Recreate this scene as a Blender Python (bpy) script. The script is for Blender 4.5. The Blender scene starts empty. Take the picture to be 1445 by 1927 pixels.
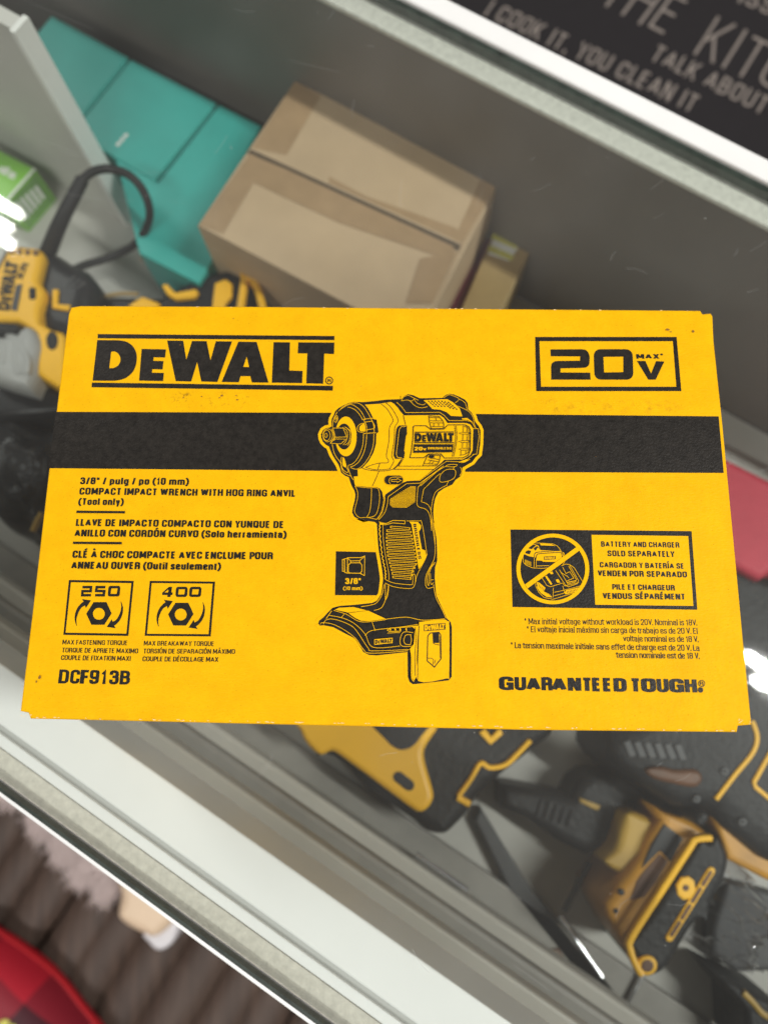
import bpy, bmesh, math, random
from mathutils import Vector, Matrix
from mathutils.geometry import tessellate_polygon
random.seed(7)
S = bpy.context.scene
COL = S.collection

# ------------------------------------------------------------------ camera, world, lamps
PW, PH, FPX = 1445.0, 1927.0, 1337.0
CAM = Vector((0.00275858, -0.06527732, 0.35009597))
RW = Matrix(((0.9998241475, -0.0130400470, 0.0134770631),
             (0.0157026292, 0.9750293993, -0.2215199719),
             (-0.0102519019, 0.2216926424, 0.9750627010)))
cd = bpy.data.cameras.new('camera')
cam = bpy.data.objects.new('camera', cd); COL.objects.link(cam)
cam.matrix_world = Matrix.Translation(CAM) @ RW.to_4x4()
cd.sensor_fit = 'VERTICAL'; cd.sensor_height = 34.6; cd.sensor_width = 25.95
cd.lens = FPX / PH * 34.6
cd.clip_start = 0.01; cd.clip_end = 60
cd.dof.use_dof = True; cd.dof.focus_distance = 0.272; cd.dof.aperture_fstop = cd.lens / 4.2
S.camera = cam

w = bpy.data.worlds.new('World'); S.world = w; w.use_nodes = True
wn = w.node_tree.nodes['Background']
wn.inputs[0].default_value = (0.95, 0.97, 1.0, 1); wn.inputs[1].default_value = 0.22
_nt = w.node_tree; _tc = _nt.nodes.new('ShaderNodeTexCoord'); _nz = _nt.nodes.new('ShaderNodeTexNoise'); _nz.inputs['Scale'].default_value = 3.2; _nz.inputs['Detail'].default_value = 3
_rp = _nt.nodes.new('ShaderNodeValToRGB'); _rp.color_ramp.elements[0].position = .32; _rp.color_ramp.elements[0].color = (.10, .09, .08, 1)
_rp.color_ramp.elements[1].position = .76; _rp.color_ramp.elements[1].color = (3.8, 3.7, 3.6, 1); _e = _rp.color_ramp.elements.new(.48); _e.color = (.42, .36, .31, 1)
_nt.links.new(_tc.outputs['Generated'], _nz.inputs['Vector']); _nt.links.new(_nz.outputs[0], _rp.inputs[0]); _nt.links.new(_rp.outputs[0], wn.inputs[0])

def G(px, py, z):
    """pixel of the photograph -> point on the horizontal plane z"""
    d = RW @ Vector(((px - PW/2)/FPX, -(py - PH/2)/FPX, -1.0))
    return CAM + d * ((z - CAM.z) / d.z)

def lamp(name, loc, rot, sx, sy, power, col=(1, .985, .95)):
    l = bpy.data.lights.new(name, 'AREA'); l.shape = 'RECTANGLE'; l.size = sx; l.size_y = sy
    l.energy = power; l.color = col
    o = bpy.data.objects.new(name, l); COL.objects.link(o); o.location = loc; o.rotation_euler = rot
    return o

# fluorescent tubes mirrored in the glass, plus added off-view rows as main light
HL = 2.25
def mirror_pt(px, py, h):           # ceiling point whose reflection in the glass is seen at the pixel
    p = G(px, py, -h); return Vector((p.x, p.y, h))
for (a, b, pw) in (((38, 404), (-640, -20), 15), ((21, 430), (-640, 20), 15), ((24, 462), (-640, 55), 15), ((1402, 1232), (2050, 1640), 52), ((1420, 1275), (2050, 1680), 52),
                   ((250, -760), (1250, -130), 15), ((290, -790), (1290, -160), 15), ((-150, 1830), (850, 2460), 21), ((-180, 1860), (820, 2490), 21)):  # top and bottom rows are added out of view for the main light
    A, B = mirror_pt(*a, HL), mirror_pt(*b, HL)
    d = B - A
    lamp('mirrored_or_added_tube', (A+B)/2, (0, 0, math.atan2(d.y, d.x)), d.length, 0.024, pw*1.13*d.length/1.5)

S.view_settings.view_transform = 'Standard'; S.view_settings.look = 'None'
S.view_settings.exposure = -0.30; S.view_settings.gamma = 1.0
S.view_settings.use_curve_mapping = False
cy = S.cycles
cy.transparent_max_bounces = 24; cy.max_bounces = 10; cy.use_denoising = True
cy.caustics_reflective = False; cy.caustics_refractive = False
cy.sample_clamp_indirect = 4.0

# ------------------------------------------------------------------ materials
def mat(name, col, rough=.5, metal=0., spec=.5, var=0., vscale=30., bump=0., bscale=200., stretch=None, coat=0.):
    m = bpy.data.materials.new(name); m.use_nodes = True
    nt = m.node_tree; b = nt.nodes['Principled BSDF']
    b.inputs['Base Color'].default_value = (*col, 1); b.inputs['Roughness'].default_value = rough
    b.inputs['Metallic'].default_value = metal; b.inputs['Specular IOR Level'].default_value = spec
    b.inputs['Coat Weight'].default_value = coat
    tc = nt.nodes.new('ShaderNodeTexCoord'); src = tc.outputs['Object']
    if stretch:
        mp = nt.nodes.new('ShaderNodeMapping'); mp.inputs['Scale'].default_value = stretch[:3]
        if len(stretch) > 3: mp.inputs['Rotation'].default_value = (0, 0, stretch[3])
        nt.links.new(src, mp.inputs[0]); src = mp.outputs[0]
    if var:
        n = nt.nodes.new('ShaderNodeTexNoise'); n.inputs['Scale'].default_value = vscale; n.inputs['Detail'].default_value = 6
        n.inputs['Roughness'].default_value = .65
        r = nt.nodes.new('ShaderNodeValToRGB')
        r.color_ramp.elements[0].position = .3; r.color_ramp.elements[1].position = .7
        r.color_ramp.elements[0].color = (*[c*(1-var) for c in col], 1)
        r.color_ramp.elements[1].color = (*[min(1, c*(1+var)) for c in col], 1)
        nt.links.new(src, n.inputs['Vector']); nt.links.new(n.outputs[0], r.inputs[0]); nt.links.new(r.outputs[0], b.inputs['Base Color'])
    if bump:
        n2 = nt.nodes.new('ShaderNodeTexNoise'); n2.inputs['Scale'].default_value = bscale; n2.inputs['Detail'].default_value = 5
        bp = nt.nodes.new('ShaderNodeBump'); bp.inputs['Strength'].default_value = bump; bp.inputs['Distance'].default_value = .001
        nt.links.new(src, n2.inputs['Vector']); nt.links.new(n2.outputs[0], bp.inputs['Height']); nt.links.new(bp.outputs[0], b.inputs['Normal'])
    return m

M = {}
M['print_black'] = mat('flexo_black_ink', (.018, .0155, .013), .40, spec=.19, var=.4, vscale=420, bump=.16, bscale=1100)
M['print_yellow'] = mat('yellow_board_print', (.83, .448, .002), .5, spec=.07, var=.05, vscale=260, bump=.3, bscale=900)
M['white'] = mat('white_powder_coat', (.80, .80, .79), .35, var=.03, vscale=12, bump=.05, bscale=300)
M['ledge'] = mat('pale_grey_ledge', (.60, .60, .54), .6, var=.14, vscale=260, bump=.3, bscale=900)
M['tapegrey'] = mat('beige_grey_gasket', (.60, .57, .50), .75, var=.14, vscale=300, bump=.5, bscale=700)
M['edgegreen'] = mat('green_glass_edge', (.030, .040, .033), .2, var=.5, vscale=90, stretch=(1, 1, 1))
M['alu'] = mat('brushed_aluminium', (.42, .42, .41), .38, .8, var=.1, vscale=60, stretch=(.05, 1, 1, math.radians(31.5)))
M['casefloor'] = mat('grey_laminate_floor', (.44, .415, .37), .5, var=.10, vscale=9, bump=.05)
M['floorwhite'] = mat('pale_laminate_floor', (.46, .445, .41), .42, var=.07, vscale=9, bump=.05)
M['gearledge'] = mat('grey_groove', (.42, .42, .40), .5)
M['casewall'] = mat('grey_case_wall', (.165, .150, .135), .5, var=.10, vscale=7)
M['casedark'] = mat('dark_track_rubber', (.26, .245, .22), .5, var=.2, vscale=12)
M['panel'] = mat('light_grey_panel', (.60, .59, .55), .5, var=.06, vscale=10)
M['paneledge'] = mat('panel_edge_band', (.82, .82, .79), .4, var=.05, vscale=20)
M['teal'] = mat('teal_board', (.035, .36, .32), .42, var=.10, vscale=14, bump=.06)
M['kraft'] = mat('kraft_cardboard', (.50, .365, .23), .65, var=.08, vscale=16, bump=.15, bscale=400)
M['krafttape'] = mat('brown_packing_tape', (.38, .255, .145), .3, var=.12, vscale=30, spec=.6, bump=.8, bscale=70)
M['flap_gap_shade'] = mat('seam_gap_shade', (.10, .07, .045), .8)  # dark colour for the shade in the gap between flaps
M['maroon'] = mat('maroon_board', (.14, .02, .035), .4, var=.1)
M['ochre'] = mat('ochre_board', (.40, .28, .12), .55, var=.1)
M['labelwhite'] = mat('white_label', (.75, .75, .72), .5, var=.05)
M['labelyellow'] = mat('yellow_green_label', (.58, .55, .10), .5)
M['green'] = mat('bright_green_board', (.19, .50, .03), .4, var=.06)
M['greendark'] = mat('leaf_green_print', (.12, .30, .04), .4, var=.3, vscale=40)
M['blk'] = mat('black_rubber', (.012, .012, .013), .5, spec=.3, var=.4, vscale=60, bump=.7, bscale=260)
M['blkgloss'] = mat('black_plastic', (.013, .013, .015), .34, spec=.35, var=.2, vscale=30)
M['ylw'] = mat('yellow_plastic', (.86, .46, .012), .42, var=.05, vscale=20, bump=.1, bscale=500)
M['ylwdim'] = mat('shaded_yellow_plastic', (.50, .235, .015), .4, var=.2, vscale=30)  # yellow plastic with the dimness of its shaded sides put into the colour
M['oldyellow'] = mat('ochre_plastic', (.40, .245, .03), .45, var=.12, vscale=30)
M['rust'] = mat('rusty_brown_label', (.11, .045, .018), .5, var=.3, vscale=40)
M['gear'] = mat('cast_grey_metal', (.36, .36, .35), .5, .1, var=.1, vscale=25, bump=.2, bscale=150)
M['glint_chrome'] = mat('glint_steel', (.80, .81, .83), .16, .9)  # bright metal for the pins that imitate glints
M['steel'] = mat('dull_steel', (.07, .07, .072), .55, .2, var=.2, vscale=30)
M['brown_reflection'] = mat('dark_brown_strip', (.15, .09, .055), .5, var=.2, vscale=30)  # colour of the strip that imitates a brown reflection
M['board'] = mat('black_printed_mat', (.017, .015, .0165), .8, spec=.2, var=.05, vscale=60)
M['chalk'] = mat('taupe_lettering', (.20, .17, .15), .7, var=.1, vscale=90)
M['scratch'] = None
M['red'] = mat('red_cloth', (.46, .035, .062), .6, var=.1, bump=.3)
M['trimred'] = mat('red_piping', (.50, .012, .02), .5)
M['cream'] = mat('cream_leather', (.62, .47, .33), .5, var=.06, vscale=20, bump=.1)
M['sole'] = mat('white_rubber', (.62, .60, .62), .45, var=.08, vscale=50)
M['fur'] = mat('pale_pink_fur', (.55, .45, .43), .8)
M['slat'] = mat('brown_weathered_wood', (.058, .036, .026), .62, var=.45, vscale=26, bump=.6, bscale=60, stretch=(4, .35, 1, math.radians(31.5)))
M['ground'] = mat('dark_shop_floor', (.020, .016, .015), .55, var=.4, vscale=8)
M['scuff'] = mat('worn_board_edge', (.85, .62, .30), .8, var=.15, vscale=300)
M['dent'] = mat('dark_scuff', (.22, .10, .01), .8, var=.4, vscale=500)

# printed yellow carton: fibre mottling plus two patches of rub marks
def carton_mat():
    m = bpy.data.materials.new('yellow_carton_board'); m.use_nodes = True
    nt = m.node_tree; b = nt.nodes['Principled BSDF']; N = nt.nodes.new; L = nt.links.new
    b.inputs['Roughness'].default_value = .5; b.inputs['Specular IOR Level'].default_value = .07
    tc = N('ShaderNodeTexCoord')
    n = N('ShaderNodeTexNoise'); n.inputs['Scale'].default_value = 90; n.inputs['Detail'].default_value = 9; n.inputs['Roughness'].default_value = .75
    r = N('ShaderNodeValToRGB'); r.color_ramp.elements[0].position = .32; r.color_ramp.elements[1].position = .7
    r.color_ramp.elements[0].color = (.76, .395, .002, 1); r.color_ramp.elements[1].color = (.86, .468, .003, 1)
    L(tc.outputs['Object'], n.inputs['Vector']); L(n.outputs[0], r.inputs[0])
    # sparse dark flecks of the recycled pulp
    v = N('ShaderNodeTexNoise'); v.inputs['Scale'].default_value = 1500; v.inputs['Detail'].default_value = 2
    vr = N('ShaderNodeValToRGB'); vr.color_ramp.elements[0].position = .24; vr.color_ramp.elements[1].position = .36
    vr.color_ramp.elements[0].color = (.55, .5, .45, 1); vr.color_ramp.elements[1].color = (1, 1, 1, 1)
    L(tc.outputs['Object'], v.inputs['Vector']); L(v.outputs[0], vr.inputs[0])
    mx = N('ShaderNodeMix'); mx.data_type = 'RGBA'; mx.blend_type = 'MULTIPLY'; mx.inputs[0].default_value = .75
    L(r.outputs[0], mx.inputs[6]); L(vr.outputs[0], mx.inputs[7])
    cur = mx.outputs[2]
    sep = N('ShaderNodeSeparateXYZ'); L(tc.outputs['Object'], sep.inputs[0])
    def soft(sock, lo, hi, e):
        a = N('ShaderNodeMapRange'); a.interpolation_type = 'SMOOTHSTEP'; a.inputs[1].default_value = lo-e; a.inputs[2].default_value = lo+e; L(sock, a.inputs[0])
        c = N('ShaderNodeMapRange'); c.interpolation_type = 'SMOOTHSTEP'; c.inputs[1].default_value = hi-e; c.inputs[2].default_value = hi+e
        c.inputs[3].default_value = 1; c.inputs[4].default_value = 0; L(sock, c.inputs[0])
        k = N('ShaderNodeMath'); k.operation = 'MULTIPLY'; L(a.outputs[0], k.inputs[0]); L(c.outputs[0], k.inputs[1]); return k.outputs[0]
    for (pa, pb, sc, lo, hi, amt) in (((330, 740), (462, 765), 420, .56, .66, .9), ((1010, 752), (1275, 780), 260, .50, .66, .36)):
        A = G(*pa, .08); B = G(*pb, .08)
        k = N('ShaderNodeMath'); k.operation = 'MULTIPLY'
        L(soft(sep.outputs[0], A.x, B.x, .006), k.inputs[0]); L(soft(sep.outputs[1], B.y, A.y, .0018), k.inputs[1])
        q = N('ShaderNodeTexNoise'); q.inputs['Scale'].default_value = sc; q.inputs['Detail'].default_value = 8; q.inputs['Roughness'].default_value = .7
        L(tc.outputs['Object'], q.inputs['Vector'])
        qr = N('ShaderNodeMapRange'); qr.inputs[1].default_value = lo; qr.inputs[2].default_value = hi; L(q.outputs[0], qr.inputs[0])
        k2 = N('ShaderNodeMath'); k2.operation = 'MULTIPLY'; L(k.outputs[0], k2.inputs[0]); L(qr.outputs[0], k2.inputs[1])
        k3 = N('ShaderNodeMath'); k3.operation = 'MULTIPLY'; L(k2.outputs[0], k3.inputs[0]); k3.inputs[1].default_value = amt
        mm = N('ShaderNodeMix'); mm.data_type = 'RGBA'; L(k3.outputs[0], mm.inputs[0]); L(cur, mm.inputs[6]); mm.inputs[7].default_value = (.16, .075, .01, 1)
        cur = mm.outputs[2]
    L(cur, b.inputs['Base Color'])
    # fine fibres and the faint flutes of the corrugated core
    f = N('ShaderNodeTexNoise'); f.inputs['Scale'].default_value = 1300; f.inputs['Detail'].default_value = 4
    mp = N('ShaderNodeMapping'); mp.inputs['Scale'].default_value = (.45, 1, 1); L(tc.outputs['Object'], mp.inputs[0]); L(mp.outputs[0], f.inputs['Vector'])
    wv = N('ShaderNodeTexWave'); wv.wave_type = 'BANDS'; wv.bands_direction = 'X'; wv.inputs['Scale'].default_value = 95; wv.inputs['Distortion'].default_value = .6
    L(tc.outputs['Object'], wv.inputs['Vector'])
    ad = N('ShaderNodeMath'); ad.operation = 'MULTIPLY_ADD'; L(wv.outputs[1], ad.inputs[0]); ad.inputs[1].default_value = .10; L(f.outputs[0], ad.inputs[2])
    bp = N('ShaderNodeBump'); bp.inputs['Strength'].default_value = .38; bp.inputs['Distance'].default_value = .0006
    L(ad.outputs[0], bp.inputs['Height']); L(bp.outputs[0], b.inputs['Normal'])
    return m
M['carton'] = carton_mat()

def glass_mat(name, tint, dust, wide):
    m = bpy.data.materials.new(name); m.use_nodes = True
    nt = m.node_tree; nt.nodes.clear(); N = nt.nodes.new; L = nt.links.new
    out = N('ShaderNodeOutputMaterial')
    tr = N('ShaderNodeBsdfTransparent'); tr.inputs[0].default_value = (*tint, 1)
    g1 = N('ShaderNodeBsdfGlossy'); g1.inputs['Roughness'].default_value = .03
    g2 = N('ShaderNodeBsdfGlossy'); g2.inputs['Roughness'].default_value = .33
    gm = N('ShaderNodeMixShader'); gm.inputs[0].default_value = wide; L(g1.outputs[0], gm.inputs[1]); L(g2.outputs[0], gm.inputs[2])
    fr = N('ShaderNodeFresnel'); ge = N('ShaderNodeNewGeometry'); io = N('ShaderNodeMapRange')
    io.inputs[3].default_value = 1.45; io.inputs[4].default_value = 1/1.45; L(ge.outputs['Backfacing'], io.inputs[0]); L(io.outputs[0], fr.inputs[0])
    a = N('ShaderNodeMixShader'); L(fr.outputs[0], a.inputs[0]); L(tr.outputs[0], a.inputs[1]); L(gm.outputs[0], a.inputs[2])
    df = N('ShaderNodeBsdfDiffuse'); df.inputs[0].default_value = (.75, .74, .72, 1)
    tc = N('ShaderNodeTexCoord'); n = N('ShaderNodeTexNoise'); n.inputs['Scale'].default_value = 5; n.inputs['Detail'].default_value = 8
    L(tc.outputs['Object'], n.inputs['Vector'])
    mr = N('ShaderNodeMapRange'); mr.inputs[1].default_value = .35; mr.inputs[2].default_value = .75; mr.inputs[3].default_value = dust*.5; mr.inputs[4].default_value = dust*1.5  # diffuse film: dust plus a painted veil of haze over the case
    L(n.outputs[0], mr.inputs[0])
    o = N('ShaderNodeMixShader'); L(mr.outputs[0], o.inputs[0]); L(a.outputs[0], o.inputs[1]); L(df.outputs[0], o.inputs[2])
    L(o.outputs[0], out.inputs[0])
    return m
M['glass'] = glass_mat('counter_glass', (.96, .975, .965), .013, .06)
M['film'] = glass_mat('clear_plastic_film', (.94, .94, .95), .006, .08)
def faint_mat(name, col, a):
    m = bpy.data.materials.new(name); m.use_nodes = True
    b = m.node_tree.nodes['Principled BSDF']; b.inputs['Base Color'].default_value = (*col, 1); b.inputs['Alpha'].default_value = a
    b.inputs['Roughness'].default_value = .4
    return m
M['scratch'] = faint_mat('glass_scratch', (.8, .82, .82), .30)
M['speck'] = faint_mat('glass_dust_speck', (.85, .85, .82), .55)

def plaid_mat():
    m = bpy.data.materials.new('buffalo_plaid_fabric'); m.use_nodes = True
    nt = m.node_tree; b = nt.nodes['Principled BSDF']; N = nt.nodes.new; L = nt.links.new
    tc = N('ShaderNodeTexCoord'); mp = N('ShaderNodeMapping'); mp.inputs['Rotation'].default_value = (0, 0, math.radians(36))
    L(tc.outputs['Object'], mp.inputs[0]); sep = N('ShaderNodeSeparateXYZ'); L(mp.outputs[0], sep.inputs[0])
    vals = []
    for i in (0, 1):
        k = N('ShaderNodeMath'); k.operation = 'MULTIPLY'; k.inputs[1].default_value = 1/.150; L(sep.outputs[i], k.inputs[0])
        f = N('ShaderNodeMath'); f.operation = 'FRACT'; L(k.outputs[0], f.inputs[0])
        g = N('ShaderNodeMath'); g.operation = 'GREATER_THAN'; g.inputs[1].default_value = .5; L(f.outputs[0], g.inputs[0]); vals.append(g.outputs[0])
    a = N('ShaderNodeMath'); a.operation = 'ADD'; L(vals[0], a.inputs[0]); L(vals[1], a.inputs[1])
    h = N('ShaderNodeMath'); h.operation = 'MULTIPLY'; h.inputs[1].default_value = .5; L(a.outputs[0], h.inputs[0])
    r = N('ShaderNodeValToRGB'); r.color_ramp.interpolation = 'CONSTANT'
    r.color_ramp.elements[0].color = (.50, .012, .03, 1); r.color_ramp.elements[1].position = .9; r.color_ramp.elements[1].color = (.065, .008, .016, 1)
    e = r.color_ramp.elements.new(.25); e.color = (.26, .01, .024, 1)
    L(h.outputs[0], r.inputs[0]); L(r.outputs[0], b.inputs['Base Color']); b.inputs['Roughness'].default_value = .55
    wv = N('ShaderNodeTexWave'); wv.inputs['Scale'].default_value = 170; L(mp.outputs[0], wv.inputs['Vector'])
    bp = N('ShaderNodeBump'); bp.inputs['Strength'].default_value = .5; bp.inputs['Distance'].default_value = .001; L(wv.outputs[1], bp.inputs['Height']); L(bp.outputs[0], b.inputs['Normal'])
    return m
M['plaid'] = plaid_mat()

# ------------------------------------------------------------------ helpers
def cr(pts, closed=False, n=6):
    """Catmull-Rom through the points"""
    P = [Vector(p) for p in pts]; out = []; N = len(P)
    rng = range(N) if closed else range(N-1)
    for i in rng:
        if closed: a, b, c, d = P[i-1], P[i], P[(i+1) % N], P[(i+2) % N]
        else: a, b, c, d = P[max(i-1, 0)], P[i], P[i+1], P[min(i+2, N-1)]
        for k in range(n):
            t = k/n
            out.append(.5*((2*b) + (c-a)*t + (2*a-5*b+4*c-d)*t*t + (3*b-a-3*c+d)*t**3))
    if not closed: out.append(P[-1])
    return [tuple(p) for p in out]
def area(p): return sum(p[i-1][0]*p[i][1]-p[i][0]*p[i-1][1] for i in range(len(p)))/2
def inset(poly, d, f=None):
    out = []; n = len(poly)
    for i in range(n):
        a, b, c = Vector(poly[i-1][:2]), Vector(poly[i][:2]), Vector(poly[(i+1) % n][:2])
        e1 = (b-a); e2 = (c-b)
        if e1.length < 1e-9: e1 = e2
        if e2.length < 1e-9: e2 = e1
        e1 = e1.normalized(); e2 = e2.normalized()
        n1 = Vector((-e1.y, e1.x)); n2 = Vector((-e2.y, e2.x)); m = n1+n2
        if m.length < 1e-6: m = n1
        m.normalize(); k = max(.55, m.dot(n1))
        out.append(tuple(b + m*(d/k*(f[i] if f else 1))))
    return out
def _o(p, q, r): return (q[0]-p[0])*(r[1]-p[1])-(q[1]-p[1])*(r[0]-p[0])
def crossings(p):
    n = len(p); h = []
    for i in range(n):
        a, b = p[i], p[(i+1) % n]
        for j in range(i+2, n):
            if i == 0 and j == n-1: continue
            c, d = p[j], p[(j+1) % n]
            if _o(a, b, c)*_o(a, b, d) < 0 and _o(c, d, a)*_o(c, d, b) < 0: h.append((i, j))
    return h
def inset_weights(p, d):
    """per-vertex share of the inset that keeps the inner outline free of crossings"""
    n = len(p); f = [1.0]*n
    for it in range(60):
        q = inset(p, d, f); h = crossings(q)
        for i in range(n):                        # reversed edges
            j = (i+1) % n
            if (p[j][0]-p[i][0])*(q[j][0]-q[i][0])+(p[j][1]-p[i][1])*(q[j][1]-q[i][1]) < 0: h.append((i, i))
        if not h: break
        for i, j in h:
            idx = range(i, j+2) if j-i < n/2 else list(range(j, n))+list(range(0, i+2))
            idx = list(idx) if len(list(idx)) < 10 else [i, i+1, j, j+1]
            for k in idx: f[k % n] *= .82
        f = [min(f[k], .5*f[k]+.25*(f[k-1]+f[(k+1) % n])+.0) if it < 50 else f[k] for k in range(n)]
    return f

class MB:
    def __init__(s): s.v = []; s.f = []; s.mi = []; s.mats = []
    def m(s, k):
        if k not in s.mats: s.mats.append(k)
        return s.mats.index(k)
    def face(s, pts, k):
        b = len(s.v); s.v += [tuple(p) for p in pts]; s.f.append(tuple(range(b, b+len(pts)))); s.mi.append(s.m(k))
    def box(s, o, ex, ey, ez, k):
        o, ex, ey, ez = map(Vector, (o, ex, ey, ez)); b = len(s.v)
        s.v += [tuple(o+ex*i+ey*j+ez*l) for l in (0, 1) for (i, j) in ((0, 0), (1, 0), (1, 1), (0, 1))]
        for q in ((3, 2, 1, 0), (4, 5, 6, 7), (0, 1, 5, 4), (1, 2, 6, 5), (2, 3, 7, 6), (3, 0, 4, 7)):
            s.f.append(tuple(b+i for i in q)); s.mi.append(s.m(k))
    def rings(s, R, k, captop=True, capbot=True):
        b = len(s.v); n = len(R[0])
        for r in R: s.v += [tuple(p) for p in r]
        mi = s.m(k)
        for j in range(len(R)-1):
            for i in range(n):
                i2 = (i+1) % n
                s.f.append((b+j*n+i, b+j*n+i2, b+(j+1)*n+i2, b+(j+1)*n+i)); s.mi.append(mi)
        if captop: s.f.append(tuple(b+(len(R)-1)*n+i for i in range(n))); s.mi.append(mi)
        if capbot: s.f.append(tuple(b+n-1-i for i in range(n))); s.mi.append(mi)
    def slab(s, poly, z0, z1, k, bev=.002, segs=4, bz=None):
        """outline in world xy, raised from z0 to z1 with a rounded top edge"""
        p = [tuple(q[:2]) for q in poly]
        if area(p) < 0: p = p[::-1]
        bz = bz or bev
        fw_ = inset_weights(p, bev+.0006)
        R = [[(x, y, z0) for x, y in p]]
        for j in range(segs+1):
            a = j/segs*math.pi/2
            q = inset(p, bev*(1-math.cos(a)), fw_) if j else p
            z = z1 - bz + bz*math.sin(a)
            R.append([(x, y, z) for x, y in q])
        R.append([(x, y, z1) for x, y in inset(p, bev+.0006, fw_)])
        s.rings(R, k)
    def tube(s, pts, r, k, n=10, r2=None):
        P = [Vector(p) for p in pts]; R = []
        up = Vector((0, 0, 1))
        for i, p in enumerate(P):
            t = (P[min(i+1, len(P)-1)]-P[max(i-1, 0)]).normalized()
            a = t.cross(up)
            if a.length < .05: a = t.cross(Vector((0, 1, 0)))
            a.normalize(); b = a.cross(t); rr = r if r2 is None else r+(r2-r)*i/(len(P)-1)
            R.append([p+(a*math.cos(q)+b*math.sin(q))*rr for q in [2*math.pi*j/n for j in range(n)]])
        s.rings(R, k)
    def build(s, name, parent=None, smooth=False):
        me = bpy.data.meshes.new(name); me.from_pydata(s.v, [], s.f)
        for k in s.mats: me.materials.append(M[k])
        me.polygons.foreach_set('material_index', s.mi)
        if smooth:
            me.polygons.foreach_set('use_smooth', [True]*len(s.f))
        me.update()
        bm = bmesh.new(); bm.from_mesh(me); bmesh.ops.recalc_face_normals(bm, faces=bm.faces) if name not in FLAT else None
        bm.to_mesh(me); bm.free()
        if smooth: me.set_sharp_from_angle(angle=math.radians(50))
        o = bpy.data.objects.new(name, me); COL.objects.link(o)
        if parent: o.parent = parent
        return o
FLAT = set()
def tag(o, label, cat, group=None):
    o['label'] = label; o['category'] = cat
    if group: o['group'] = group
    return o
def thing(name, label, cat, group=None):
    o = bpy.data.objects.new(name, None); COL.objects.link(o); o.empty_display_size = .02
    return tag(o, label, cat, group)
def struct(name, mb, smooth=False):
    o = mb.build(name, None, smooth); o['kind'] = 'structure'; return o
def Z(x0, y0, wd, pts, W=1445.0):
    k = wd/W; return [(x0+x*k, y0+y*k) for x, y in pts]
def GP(pts, z): return [G(x, y, z) for x, y in pts]

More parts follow.
